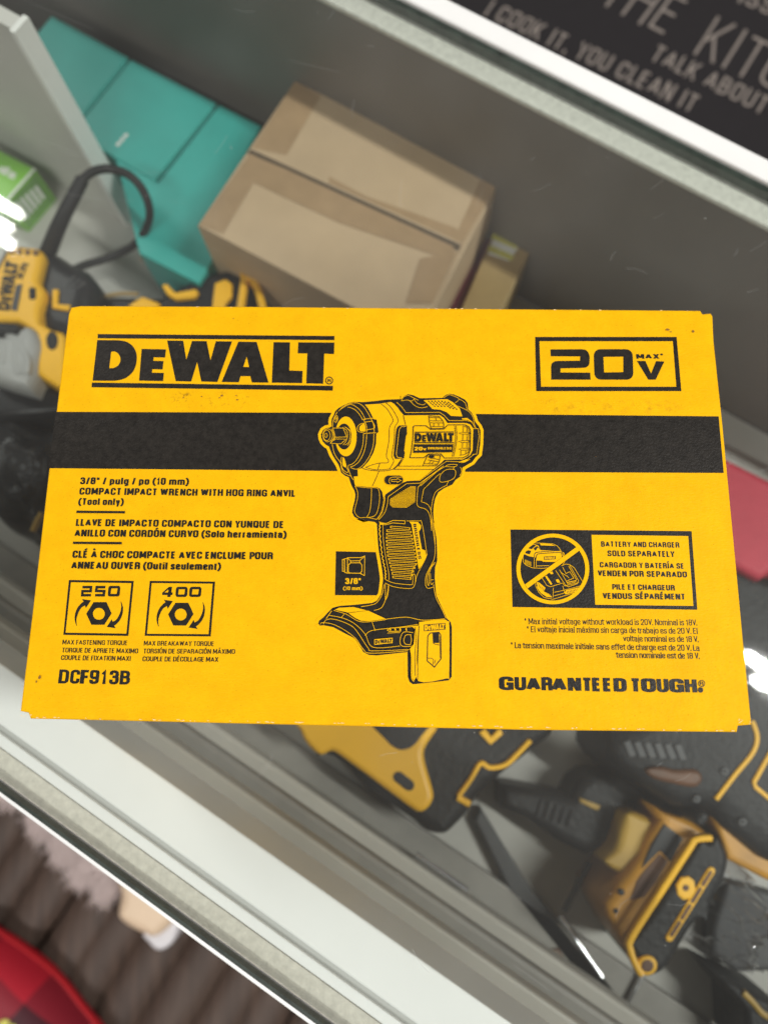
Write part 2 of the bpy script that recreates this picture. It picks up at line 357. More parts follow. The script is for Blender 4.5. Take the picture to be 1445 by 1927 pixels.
def rnd(pts, r):
    """round the inner corners of a path"""
    out = [pts[0]]
    for i in range(1, len(pts)-1):
        a, b, c = (Vector(pts[i-1]), Vector(pts[i]), Vector(pts[i+1])); la_, lc_ = (a-b).length, (c-b).length
        rr = min(r, .5*la_, .5*lc_); p = b+(a-b)*(rr/la_); q = b+(c-b)*(rr/lc_)
        for k in range(6):
            t = k/5; out.append(tuple(p*(1-t)**2+b*2*t*(1-t)+q*t*t))
    return out+[pts[-1]]
def ring(x0, y0, x1, y1): xm = (x0+x1)/2; return ((xm, y1), (x1, y1), (x1, y0), (x0, y0), (x0, y1), (xm, y1))
X = .73
GL = {  # glyph: width, then paths; 'r' marks rounded corners
 'A': (.60, ((0, 0), (.5, 1), (1, 0)), ((.2, .27), (.8, .27))), 'B': (.54, ((0, -.11), (0, 1.11)), 'r', ((0, 1), (.93, 1), (.93, .53), (0, .53)), 'r', ((0, .53), (1, .53), (1, 0), (0, 0))),
 'C': (.53, 'r', ((1, .68), (1, 1), (0, 1), (0, 0), (1, 0), (1, .34))), 'D': (.54, ((0, -.11), (0, 1.11)), 'r', ((0, 1), (1, 1), (1, 0), (0, 0))), 'E': (.46, ((1, 1), (0, 1), (0, 0), (1, 0)), ((0, .53), (.92, .53))),
 'F': (.44, ((1, 1), (0, 1), (0, -.1)), ((0, .5), (.9, .5))), 'G': (.55, 'r', ((1, .70), (1, 1), (0, 1), (0, 0), (1, 0), (1, .3)), ((.52, .46), (1, .46), (1, -.09))), 'H': (.55, ((0, -.1), (0, 1.1)), ((1, -.1), (1, 1.1)), ((0, .54), (1, .54))),
 'I': (.17, ((.5, -.1), (.5, 1.1))), 'J': (.45, 'r', ((1, 1.1), (1, 0), (0, 0), (0, .35))), 'K': (.57, ((0, -.1), (0, 1.1)), ((.95, 1.1), (.1, .36)), ((.33, .6), (1, -.1))), 'L': (.44, ((0, 1.1), (0, 0), (1.1, 0))),
 'M': (.70, ((0, -.1), (0, 1.1)), ((1, -.1), (1, 1.1)), ((.06, 1.06), (.5, .12), (.94, 1.06))), 'N': (.56, ((0, -.1), (0, 1.1)), ((1, -.1), (1, 1.1)), ((.05, 1.07), (.95, -.07))), 'O': (.55, 'r', ring(0, 0, 1, 1)), 'P': (.51, ((0, -.1), (0, 1.11)), 'r', ((0, 1), (1, 1), (1, .43), (0, .43))),
 'Q': (.55, 'r', ring(0, 0, 1, 1), ((.55, .28), (1.05, -.1))), 'R': (.55, ((0, -.1), (0, 1.11)), 'r', ((0, 1), (.95, 1), (.95, .5), (0, .5)), 'r', ((.4, .5), (.95, .5), (.97, -.1))), 'S': (.52, 'r', ((.97, .72), (.97, 1), (.02, 1), (.02, .56), (1, .46), (1, 0), (0, 0), (0, .3))),
 'T': (.50, ((-.1, 1), (1.1, 1)), ((.5, 1), (.5, -.1))), 'U': (.55, 'r', ((0, 1.1), (0, 0), (1, 0), (1, 1.1))), 'V': (.56, ((0, 1.08), (.5, 0), (1, 1.08))), 'W': (.82, ((0, 1.08), (.25, 0), (.5, 1), (.75, 0), (1, 1.08))), 'X': (.57, ((0, 1.08), (1, -.08)), ((0, -.08), (1, 1.08))),
 'Y': (.56, ((0, 1.08), (.5, .42), (1, 1.08)), ((.5, .45), (.5, -.1))), 'Z': (.5, ((0, 1), (1, 1), (0, 0), (1, 0))),
 '0': (.50, 'r', ring(0, 0, 1, 1)), '1': (.34, ((.0, .74), (.7, .98), (.7, -.1))), '2': (.50, 'r', ((0, .68), (0, 1), (1, 1), (1, .55), (.05, .12)), ((.05, .15), (.05, 0), (1.08, 0))), '3': (.50, 'r', ((0, .72), (0, 1), (.95, 1), (.95, .54), (.2, .54)), 'r', ((.2, .54), (1, .54), (1, 0), (0, 0), (0, .3))),
 '8': (.51, 'r', ring(.05, .53, .95, 1), 'r', ring(0, 0, 1, .53)), '9': (.51, 'r', ring(0, .42, 1, 1), 'r', ((1, .75), (1, 0), (0, 0), (0, .26))),
 'a': (.48, 'r', ((.05, .52), (.05, X), (.95, X), (.95, -.1)), 'r', ((.95, .42), (0, .42), (0, 0), (.95, .02))), 'b': (.48, ((0, -.1), (0, 1.1)), 'r', ((0, X), (1, X), (1, 0), (0, 0))), 'c': (.45, 'r', ((1, .5), (1, X), (0, X), (0, 0), (1, 0), (1, .24))),
 'd': (.48, ((1, -.1), (1, 1.1)), 'r', ((1, X), (0, X), (0, 0), (1, 0))), 'e': (.47, 'r', ((0, .37), (1, .37), (1, X), (0, X), (0, 0), (1, 0), (1, .18))), 'f': (.30, 'r', ((1.7, 1), (.4, 1), (.4, -.1)), ((-.7, X), (1.7, X))), 'g': (.48, 'r', ((1, X), (0, X), (0, .02), (1, .02)), 'r', ((1, X+.1), (1, -.27), (.05, -.27))),
 'h': (.48, ((0, -.1), (0, 1.1)), 'r', ((0, X), (1, X), (1, -.1))), 'i': (.16, ((.5, -.1), (.5, X+.08)), ((.5, .94), (.5, 1.1))), 'j': (.20, 'r', ((.8, X+.08), (.8, -.27), (-.2, -.27)), ((.8, .94), (.8, 1.1))), 'k': (.48, ((0, -.1), (0, 1.1)), ((.9, X+.08), (.1, .3)), ((.35, .5), (1, -.1))), 'l': (.16, ((.5, -.1), (.5, 1.1))),
 'm': (.74, ((0, -.1), (0, X+.08)), 'r', ((0, X), (.5, X), (.5, -.1)), 'r', ((.5, X), (1, X), (1, -.1))), 'n': (.48, ((0, -.1), (0, X+.08)), 'r', ((0, X), (1, X), (1, -.1))), 'o': (.48, 'r', ring(0, 0, 1, X)), 'p': (.48, ((0, -.32), (0, X+.08)), 'r', ((0, X), (1, X), (1, 0), (0, 0))),
 'r': (.33, ((0, -.1), (0, X+.08)), 'r', ((0, .5), (.2, X), (1.1, X))), 's': (.44, 'r', ((.95, .54), (.95, X), (.03, X), (.03, .41), (1, .33), (1, 0), (0, 0), (0, .2))), 't': (.31, 'r', ((.35, .98), (.35, 0), (1.5, 0)), ((-.6, X), (1.6, X))), 'u': (.48, 'r', ((0, X+.08), (0, 0), (1, 0)), ((1, -.1), (1, X+.08))),
 'v': (.47, ((0, X+.06), (.5, 0), (1, X+.06))), 'w': (.70, ((0, X+.06), (.25, 0), (.5, X), (.75, 0), (1, X+.06))), 'x': (.47, ((0, X+.06), (1, -.08)), ((0, -.08), (1, X+.06))), 'y': (.47, ((0, X+.06), (.52, .02)), ((1, X+.06), (.45, -.27), (.1, -.27))),
 '(': (.30, 'r', ((1.9, 1.14), (.5, .95), (-.3, .6), (-.3, .25), (.5, -.1), (1.9, -.29))), ')': (.30, 'r', ((-.9, 1.14), (.5, .95), (1.3, .6), (1.3, .25), (.5, -.1), (-.9, -.29))), '/': (.36, ((0, -.1), (1, 1.1))), '"': (.30, ((.15, 1.1), (.15, .68)), ((.85, 1.1), (.85, .68))), '.': (.15, ((.5, -.12), (.5, .13))), ',': (.15, ((.5, .1), (.3, -.2))),
 '*': (.34, ((.5, 1.08), (.5, .62)), ((.05, .97), (.95, .73)), ((.05, .73), (.95, .97)))}
ACC = {'Ó': ('O', 1), 'É': ('E', 1), 'À': ('A', -1), 'Á': ('A', 1), 'Í': ('I', 1), 'á': ('a', 1)}
def wt_ok(gap): return gap > .036
def layout(t, T, gap):
    """list of (path, index within its glyph) at cap height 1, and the width"""
    x = 0; out = []
    for ch in t:
        if ch == ' ': x += .17+gap; continue
        base, ac = ACC.get(ch, (ch, 0)); g_ = GL[base]; w_ = g_[0] if g_[0] > T else T; r = False; k = 0
        for e_ in g_[1:]:
            if e_ == 'r': r = True; continue
            m_ = [(x+T/2+px*(w_-T), T/2+py*(1-T)) for px, py in e_]
            if r: m_ = rnd(m_, .27)
            elif base in 'AVWMvw' and len(m_) > 2:
                for i in range(len(m_)-1): out.append(([m_[i], m_[i+1]], k)); k += 1
                continue
            out.append((m_, k)); k += 1; r = False
        if ac:
            y0 = 1.08 if base.isupper() else .84; xc = x+w_/2
            out.append(([(xc-.08*ac-.02, y0), (xc+.10*ac, y0+.2)], k))
        x += w_+gap-(.045 if ch in 'FLVYP' and wt_ok(gap) else .0)
    return out, x-gap

class Art:
    """flat print on a horizontal face: every element lies a few microns above the last one"""
    def __init__(s, z, step=3e-6): s.mb = MB(); s.z0 = z; s.z = z; s.step = step; s.face_z = z
    def up(s): s.z += s.step; return s.z
    def P(s, p): q = G(p[0], p[1], s.face_z); return (q.x, q.y)
    def fillw(s, loops, k):
        z = s.up(); vs = [[Vector((x, y, 0)) for x, y in l] for l in loops]
        flat = [p for l in vs for p in l]
        tris = tessellate_polygon(vs); b = len(s.mb.v)
        s.mb.v += [(p.x, p.y, z) for p in flat]; mi = s.mb.m(k)
        for t in tris:
            a, c, d = (flat[i] for i in t)
            if (c-a).cross(d-a).z < 0: t = t[::-1]
            s.mb.f.append(tuple(b+i for i in t)); s.mb.mi.append(mi)
    def fill(s, loops, k): s.fillw([[s.P(p) for p in l] for l in loops], k)
    def strokew(s, pts, wd, k, closed=False):
        z = s.up(); P = [Vector(p) for p in pts]; n = len(P); A = []; B = []
        for i in range(n):
            if closed: a, c = P[i-1], P[(i+1) % n]
            else: a, c = P[max(i-1, 0)], P[min(i+1, n-1)]
            e1 = (P[i]-a) if (P[i]-a).length > 1e-9 else (c-P[i]); e2 = (c-P[i]) if (c-P[i]).length > 1e-9 else e1
            e1 = e1.normalized(); e2 = e2.normalized(); n1 = Vector((-e1.y, e1.x)); n2 = Vector((-e2.y, e2.x))
            m = n1+n2
            if m.length < 1e-4: m = n1
            m.normalize(); kk = max(.6, m.dot(n1)); A.append(P[i]+m*wd/2/kk); B.append(P[i]-m*wd/2/kk)
        b = len(s.mb.v); s.mb.v += [(p.x, p.y, z) for p in A]+[(p.x, p.y, z) for p in B]; mi = s.mb.m(k)
        for i in range(n if closed else n-1):
            j = (i+1) % n; s.mb.f.append((b+i, b+n+i, b+n+j, b+j)); s.mb.mi.append(mi)
    def pxw(s, p=(720, 960)): return abs(s.P((p[0]+1, p[1]))[0]-s.P(p)[0])
    def stroke(s, pts, wpx, k, closed=False): s.strokew([s.P(p) for p in pts], wpx*s.pxw(pts[0]), k, closed)
    def text(s, t, a, b, cap, k, wt=.17, gap=.075):
        out, wd = layout(t, wt, gap); A = Vector(s.P(a)); B = Vector(s.P(b)); ex = (B-A)/wd
        ey = Vector((-(B-A).y, (B-A).x)).normalized()*(cap*s.pxw(a)); z = s.up(); hi = z
        for path, kk in out:
            # outline of the pen stroke in letter space, then mapped (keeps the condensed or extended look)
            P = [Vector(p) for p in path]; n = len(P); closed = (P[0]-P[-1]).length < 1e-6; L_, R_ = [], []
            for i in range(n):
                a_ = P[i-1] if i else (P[-2] if closed else P[0]); c_ = P[i+1] if i < n-1 else (P[1] if closed else P[-1])
                e1 = P[i]-a_; e2 = c_-P[i]
                if e1.length < 1e-9: e1 = e2
                if e2.length < 1e-9: e2 = e1
                e1 = e1.normalized(); e2 = e2.normalized(); n1 = Vector((-e1.y, e1.x)); n2 = Vector((-e2.y, e2.x)); m = n1+n2
                if m.length < 1e-4: m = n1
                m.normalize(); q = max(.5, m.dot(n1)); L_.append(P[i]+m*wt/2/q); R_.append(P[i]-m*wt/2/q)
            zz_ = z+kk*8e-6; hi = max(hi, zz_); bi = len(s.mb.v); mi = s.mb.m(k)
            for p in L_+R_: q = A+ex*p.x+ey*p.y; s.mb.v.append((q.x, q.y, zz_))
            for i in range(n-1): s.mb.f.append((bi+i, bi+n+i, bi+n+i+1, bi+i+1)); s.mb.mi.append(mi)
        s.z = hi
    def done(s, name, parent): FLAT.add(name); return s.mb.build(name, parent)

# ------------------------------------------------------------------ the setting: shop floor
UA = math.radians(-31.5)
U = Vector((math.cos(UA), math.sin(UA), 0)); Vv = Vector((-U.y, U.x, 0)); ZZ = Vector((0, 0, 1))
def Q(u, v, z): return U*u+Vv*v+ZZ*z
g = MB(); g.box(Q(-3, -3, -.96), U*6, Vv*6, ZZ*.01, 'ground'); struct('shop_floor', g)

# ------------------------------------------------------------------ glass display case
case = thing('display_case', 'glass topped display case with white metal rails under the yellow carton', 'display case')
U0, U1 = -.85, .95; LU = U*(U1-U0)
def rail(name, v0, v1, z0, z1, k, mb=None):
    b = mb or MB(); b.box(Q(U0, v0, z0), LU, Vv*(v1-v0), ZZ*(z1-z0), k)
    return b.build(name, case) if mb is None else b
def bevel(o, wd, seg=2):
    md = o.modifiers.new('bevel', 'BEVEL'); md.width = wd; md.segments = seg; md.limit_method = 'ANGLE'
    return o
glass = MB(); glass.box(Q(U0, -.1925, -.0060), LU, Vv*.4725, ZZ*.006, 'glass')
for i in range(150):                                    # hairline scratches
    u, v = random.uniform(-.45, .5), random.uniform(-.15, .265); a = random.gauss(.9, .7); ln = random.uniform(.002, .014)*(2.0 if random.random() < .12 else 1); wd = random.uniform(.00003, .00007)
    d = U*math.cos(a)+Vv*math.sin(a); n = ZZ.cross(d); p = Q(u, v, .00003+i*2e-7); bend = n*random.uniform(-.15, .15)*ln
    q = p+d*ln*.5+bend; r = p+d*ln
    glass.face((p-n*wd, q-n*wd, q+n*wd, p+n*wd), 'scratch'); glass.face((q-n*wd, r-n*wd, r+n*wd, q+n*wd), 'scratch')
for i in range(26):
    u, v = random.uniform(-.42, .45), random.uniform(-.14, .25); a = random.uniform(0, 6.28); k_ = random.uniform(-12, 12); ln = random.uniform(.015, .055); wd = random.uniform(.00003, .00006)
    P_ = [Q(u, v, .00012+i*5e-7)]
    for j in range(10): P_.append(P_[-1]+(U*math.cos(a)+Vv*math.sin(a))*ln/10); a += k_*ln/10
    for j in range(10):
        d = (P_[j+1]-P_[j]).normalized(); n = ZZ.cross(d)*wd; glass.face((P_[j]-n, P_[j+1]-n, P_[j+1]+n, P_[j]+n), 'scratch')
for i in range(420):                                    # dust specks
    p = Q(random.uniform(-.45, .5), random.uniform(-.15, .265), .00007+i*1e-7); r = random.uniform(.00006, .00020)*(1.6 if random.random() < .05 else 1); a0 = random.random()*3
    glass.face([p+U*math.cos(a0+a)*r*random.uniform(.6, 1.2)+Vv*math.sin(a0+a)*r for a in (0, 1.05, 2.1, 3.14, 4.2, 5.2)], 'speck')
FLAT.add('glass_top'); glass.build('glass_top', case)
e = MB(); rail('', .2803, .2843, -.0060, -.0005, 'edgegreen', e); e.build('glass_edge', case)
e = MB(); rail('', -.1976, -.1960, -.0060, -.0005, 'edgegreen', e); e.build('glass_edge', case)
bevel(rail('back_rail', .2845, .2980, -.045, .0020, 'white'), .0012)
bevel(rail('back_ledge', .2672, .2840, -.0112, -.0072, 'ledge'), .0012)
bevel(rail('front_rail', -.1765, -.1536, -.045, -.0072, 'white'), .0010)
rail('rail_groove', -.1795, -.1768, -.045, -.0092, 'gearledge')
bevel(rail('front_rail', -.1846, -.1796, -.045, -.0072, 'white'), .0006)
rail('gasket_strip', -.1958, -.1849, -.020, -.0072, 'tapegrey')
bevel(rail('front_lip', -.2006, -.1979, -.045, -.0035, 'white'), .0006)
CF = -.20
rail('case_floor', -.170, .268, CF-.012, CF, 'floorwhite')
rail('back_wall', .2690, .2780, CF, -.0114, 'casewall')
fw = MB(); rail('', -.1760, -.1660, -.195, -.0455, 'casefloor', fw); fw.build('front_wall', case)
bevel(rail('sliding_track', -.1655, -.1500, -.075, -.060, 'casefloor'), .002)
bevel(rail('sliding_track', -.1655, -.1480, -.112, -.100, 'casedark'), .003)
bevel(rail('sliding_track', -.1655, -.1450, -.160, -.140, 'casefloor'), .003)
bevel(rail('sliding_track', -.1655, -.1330, -.199, -.188, 'casedark'), .002)
rail('front_skirt', -.195, -.180, -.96, -.0455, 'white')
# partition: grey panel with a pale edge band; its vertical front corner is seen at the left
E0 = G(242, 412, CF); pu, pv = E0.dot(U), E0.dot(Vv)
p = MB(); p.box(Q(pu-.50, pv-.004, CF), U*.5, Vv*.010, ZZ*.1925, 'panel'); p.box(Q(pu+.0002, pv-.006, CF), U*.004, Vv*.014, ZZ*.193, 'paneledge')
p.build('partition', case)

# ------------------------------------------------------------------ the yellow carton
box = thing('tool_carton', 'flat yellow and black printed cardboard carton lying on the glass counter', 'box')
TB = .08
outl = [(134, 577.5), (152, 574.5), (480, 576), (900, 580), (1318, 583.5), (1322, 590), (1337, 588.5), (1341, 594), (1343, 640), (1360, 800), (1385, 1060), (1399, 1210), (1414.5, 1364), (1389, 1366), (1387, 1378),
        (1000, 1374), (500, 1363), (57, 1352.5), (53, 1341.5), (38, 1338.5), (61, 1150), (90, 900), (129, 590)]
bm_ = MB(); wp = [G(x, y, TB) for x, y in outl]
bm_.slab(wp, .0004, TB, 'carton', .0009, 4)
sc = Art(TB+.00002); sc.mb = bm_
for i in range(110):
    side = random.random()
    if side < .62: x = random.uniform(60, 1380); y = 1352+(x-57)*(26/1330.)-random.uniform(1.0, 3.2); dx = random.uniform(1.5, 9); dy = dx*.02; h = random.uniform(.5, 1.3)
    elif side < .85: x = random.uniform(150, 1315); y = 574.5+(x-150)*(9/1168.)+random.uniform(.8, 2); dx = random.uniform(1.5, 8); dy = dx*.008; h = random.uniform(.4, .9)
    else: x = random.choice([random.uniform(40, 60), random.uniform(1385, 1412)]); y = random.uniform(1342, 1350) if x < 100 else random.uniform(1352, 1364); dx = random.uniform(1, 5); dy = random.uniform(-1, 1); h = random.uniform(.5, 1.2)
    sc.fill([[(x, y-h*.5), (x+dx*.4, y+dy*.4-h), (x+dx, y+dy), (x+dx*.6, y+dy*.6+h*.8), (x+dx*.1, y+h*.4)]], 'scuff')
for (x, y, rx, ry) in ((1255, 621, 4, 2.4), (1261, 625, 2, 1.5), (1303, 624, 2.6, 3), (346, 749, 2, 1), (418, 745, 3, 2), (414, 749, 2, 1.4), (447, 753, 3, 1.2), (380, 747, 2, 1), (445, 745, 2, 1), (440, 600, 1.2, .8), (680, 727, .9, .8), (820, 1180, 1, .8), (1120, 860, .8, .8),
                       (340, 650, 1.4, 1), (76, 1275, 3, 5), (70, 1283, 1.5, 3)):
    sc.fill([[(x+rx*math.cos(a)*random.uniform(.5, 1.1), y+ry*math.sin(a)*random.uniform(.5, 1.1)) for a in [k*.7 for k in range(9)]]], 'dent')
bm_.build('carton_body', box)
BK, YL = 'print_black', 'print_yellow'
ZB = TB+.00006
# --- black band and small socket square lie under the tool drawing
band = Art(ZB)
band.fill([[(106, 775), (700, 777), (1351.5, 783.5), (1361, 890), (700, 887), (91.5, 881)]], BK); band.done('black_band', box)

def zA(p): return Z(165, 615, 240, p)
def zB(p): return Z(395, 615, 245, p)
logo_loops = [
    [zA([(112, 150), (350, 152)])[0]] + zA(cr([(350, 152), (430, 165), (500, 205), (545, 270), (560, 345), (550, 430), (515, 510), (450, 570), (380, 600), (300, 612)])) + zA([(60, 610)]),
    zA([(615, 250), (890, 255), (880, 348), (750, 345), (747, 385), (862, 388), (852, 483), (735, 480), (732, 520), (866, 522), (858, 615), (585, 610)]),
    zA([(902, 155), (1085, 158), (1120, 372), (1185, 160), (1350, 162)]) + zB([(8, 372), (68, 160), (248, 162), (85, 612)]) + zA([(1290, 620), (1243, 398), (1175, 620), (1000, 615)]),
    zB([(318, 165), (520, 168), (652, 620), (468, 618), (450, 548), (342, 548), (322, 616), (132, 612)]),
    zB([(708, 170), (890, 172), (882, 485), (1030, 490), (1025, 625), (688, 620)]),
    zB([(982, 172), (1382, 175), (1378, 302), (1270, 298), (1258, 632), (1070, 628), (1082, 296), (976, 294)])]
logo_holes = {0: zA(cr([(270, 283), (310, 280), (350, 305), (373, 350), (370, 400), (340, 445), (290, 468)]) + [(248, 468)]),
              3: zB([(410, 330), (437, 447), (372, 445)])}
logo_bars = [zA([(118, 82)]) + zB([(1384, 102), (1382, 148)]) + zA([(118, 130)]), zA([(52, 632)]) + zB([(1366, 655), (1364, 708)]) + zA([(48, 685)])]
la = Art(ZB)
for i, l in enumerate(logo_loops): la.fill([l]+([logo_holes[i]] if i in logo_holes else []), BK)
for b_ in logo_bars: la.fill([b_], BK)
def circ(cx, cy, rx, ry=None, n=40): ry = ry or rx; return [(cx+rx*math.cos(2*math.pi*i/n), cy+ry*math.sin(2*math.pi*i/n)) for i in range(n)]
la.fill([zB(circ(1324, 596, 44)), zB(circ(1324, 596, 33))[::-1]], BK); la.text('R', zB([(1306, 614)])[0], zB([(1344, 614)])[0], 6.4, BK, .17)
la.done('brand_logo', box)
# logo in unit coordinates for the small copies
_r = [la.P(p) for b_ in logo_bars for p in b_]; lx0, lx1 = min(p[0] for p in _r), max(p[0] for p in _r); ly0, ly1 = min(p[1] for p in _r), max(p[1] for p in _r)
def mini_logo(art, quad, k, bars=False):     # quad: TL, TR, BR, BL in photo pixels
    q = [Vector(art.P(p)) for p in quad]
    def mp(p):
        x, y = la.P(p); s_, t_ = (x-lx0)/(lx1-lx0), (ly1-y)/(ly1-ly0)
        if not bars: t_ = (t_-.13)/.74
        a = q[0].lerp(q[1], s_); b = q[3].lerp(q[2], s_); return tuple(a.lerp(b, t_))
    for i, l in enumerate(logo_loops): art.fillw([[mp(p) for p in l]]+([[mp(p) for p in logo_holes[i]]] if i in logo_holes else []), k)
    if bars:
        for b_ in logo_bars: art.fillw([[mp(p) for p in b_]], k)

# --- voltage badge
def zC(p): return Z(1000, 625, 290, p)
va = Art(ZB)
va.fill([zC([(32, 45), (1358, 45), (1402, 553), (42, 553)]), zC([(72, 85), (1322, 85), (1355, 512), (88, 512)])[::-1]], BK)
va.fill([zC([(175, 162)] + cr([(470, 160), (515, 172), (540, 215), (542, 260), (537, 305), (510, 330), (465, 336)]) + [(270, 340), (270, 378), (548, 380), (552, 446), (183, 446), (181, 345)] + cr([(181, 345), (187, 300), (215, 275), (255, 270)]) + [(452, 268), (455, 228), (178, 226)])], BK)
def rrect(x0, y0, x1, y1, r, sk=0):
    o = []
    for (cx, cy, a0) in ((x1-r, y0+r, -90), (x1-r, y1-r, 0), (x0+r, y1-r, 90), (x0+r, y0+r, 180)):
        for k in range(7):
            a = math.radians(a0+k*15); x, y = cx+r*math.cos(a), cy+r*math.sin(a); o.append((x-sk*(y-y0)/(y1-y0), y))
    return o
va.fill([zC(rrect(580, 160, 945, 446, 62, -8)), zC([(672, 232), (858, 230), (858, 375), (678, 378)])], BK)
va.fill([zC([(985, 270), (1065, 270), (1118, 388), (1165, 272), (1242, 275), (1162, 446), (1092, 446)])], BK)
va.text('MAX', zC([(980, 250)])[0], zC([(1198, 250)])[0], 9.8, BK, .2); va.text('*', zC([(1200, 243)])[0], zC([(1238, 243)])[0], 9, BK, .14)
va.done('voltage_badge', box)

# --- product text at left
ta = Art(ZB); WB = .205
for t, a, b, c in (('3/8" / pulg / po (10 mm)', (151, 911.3), (355.3, 912.9), 13.6), ('COMPACT IMPACT WRENCH WITH HOG RING ANVIL', (149.5, 930.8), (555.7, 935.1), 13.6),
                   ('(Tool only)', (147.9, 950.3), (232.7, 950.9), 13.2), ('LLAVE DE IMPACTO COMPACTO CON YUNQUE DE', (143.1, 989.8), (534.5, 994.1), 13.6),
                   ('ANILLO CON CORDÓN CURVO (Solo herramienta)', (140.4, 1009.7), (539, 1012.8), 13.6), ('CLÉ À CHOC COMPACTE AVEC ENCLUME POUR', (136.7, 1049.8), (513.8, 1053), 13.8),
                   ('ANNEAU OUVER (Outil seulement)', (134.3, 1070.5), (415.6, 1072.9), 13.8)):
    ta.text(t, a, b, c, BK, WB)
ta.stroke([(144.7, 963.3), (235.9, 964.1)], 4.4, BK); ta.stroke([(138.3, 1021.6), (229.9, 1022.3)], 4.4, BK)
ta.done('product_text', box)
t2 = Art(ZB); spaced_ = (('D', 42, 210), ('C', 232, 388), ('F', 396, 548), ('9', 552, 708), ('1', 738, 836), ('3', 878, 1035), ('B', 1052, 1220))
for ch, x0, x1 in spaced_:
    f = lambda x: 1805+20*(x-42)/1178
    t2.text(ch, Z(105, 1080, 160, [(x0, f(x0))], 1401.0)[0], Z(105, 1080, 160, [(x1, f(x1))], 1401.0)[0], 25.6, BK, .185)
t2.done('item_number', box)

# --- two torque badges
def zF(p): return Z(105, 1080, 160, p, 1401.0)
def zG(p): return Z(255, 1080, 200, p)
def digits(art, zf, cells, y0, y1, wpx, sk):
    D = {'2': [(0, 0), (.92, 0), (.92, .5), (.05, .5), (.05, 1), (1, 1)], '5': [(1, 0), (.1, 0), (.07, .47), (.92, .5), (.9, 1), (0, 1)], '0': 'O', '4': None}
    for ch, x0, x1 in cells:
        h = wpx/2
        def mp(p):
            y = y0+h+(y1-y0-2*h)*p[1]; return (x0+h+(x1-x0-2*h)*p[0]-sk*(y-y0)/(y1-y0), y)
        if ch == '0': art.fill([zf(rrect(x0, y0, x1, y1, 34, sk)), zf(rrect(x0+wpx*1.1, y0+wpx, x1-wpx*1.1, y1-wpx, 6, sk))[::-1]], BK)
        elif ch == '4':
            art.fill([zf([mp(p) for p in ((.62, -.16), (.98, -.16), (.94, .55), (1.1, .58), (1.08, .9), (.9, .9), (.88, 1.16), (.5, 1.16), (.52, .9), (-.12, .9), (-.12, .6))]), zf([mp(p) for p in ((.58, .18), (.56, .58), (.12, .58))])], BK)
        else:
            pts = [mp(p) for p in D[ch]]
            art.stroke(zf(pts), wpx*abs(zf([(1, 0)])[0][0]-zf([(0, 0)])[0][0]), BK)
def arrow(): 
    return cr([(350, 858), (322, 780), (318, 700), (335, 620), (372, 545), (425, 485), (465, 455)]) + [(437, 415), (585, 437), (503, 562), (487, 520)] + cr([(487, 520), (425, 560), (378, 640), (352, 720), (345, 780), (355, 858)])[:-1]
for (name_, zf, frame_o, frame_i, cells, dy0, dy1, wp_, sk, lines) in (
    ('torque_badge', zF, [(222, 100), (1290, 115), (1200, 1022), (130, 1005)], [(255, 137), (1250, 152), (1168, 985), (167, 968)], (('2', 425, 620), ('5', 645, 845), ('0', 875, 1070)), 197, 372, 42, 15,
     (('MAX FASTENING TORQUE', (117.8, 1212.7), (240.3, 1214.2)), ('TORQUE DE APRIETE MAXIMO', (117, 1227.7), (260.3, 1229.6)), ('COUPLE DE FIXATION MAXI', (115.3, 1241.9), (246.4, 1243.7)))),
    ('torque_badge', zG, [(198, 95), (1085, 105), (1025, 850), (128, 842)], [(224, 124), (1052, 133), (996, 820), (160, 814)], (('4', 370, 520), ('0', 555, 714), ('0', 740, 902)), 175, 314, 34, 10,
     (('MAX BREAKAWAY TORQUE', (270.9, 1214.7), (403.1, 1215.9)), ('TORSIÓN DE SEPARACIÓN MÁXIMO', (270.2, 1229.5), (442.5, 1230.6)), ('COUPLE DE DÉCOLLAGE MAX', (268.6, 1244.3), (411.1, 1245.4))))):
    a = Art(ZB); a.fill([zf(frame_o), zf(frame_i)[::-1]], BK)
    digits(a, zf, cells, dy0, dy1, wp_, sk)
    if zf is zG:      # same nut and arrows, moved over
        k = .1142/.1384; mvp = lambda p: zG([(618+(x-715)*k, 550+(y-655)*k) for x, y in p])
    else: mvp = zF
    a.fill([mvp([(628, 465), (840, 465), (925, 650), (805, 838), (592, 838), (508, 655)]), mvp(circ(715, 658, 98))[::-1]], BK)
    ar = arrow(); a.fill([mvp(ar)], BK); a.fill([mvp([(1430-x, 1310-y) for x, y in ar])], BK)
    for t, p0, p1 in lines: a.text(t, p0, p1, 8.6, BK, .145)
    a.done(name_, box)

# --- slogan and footnotes
sa = Art(ZB)

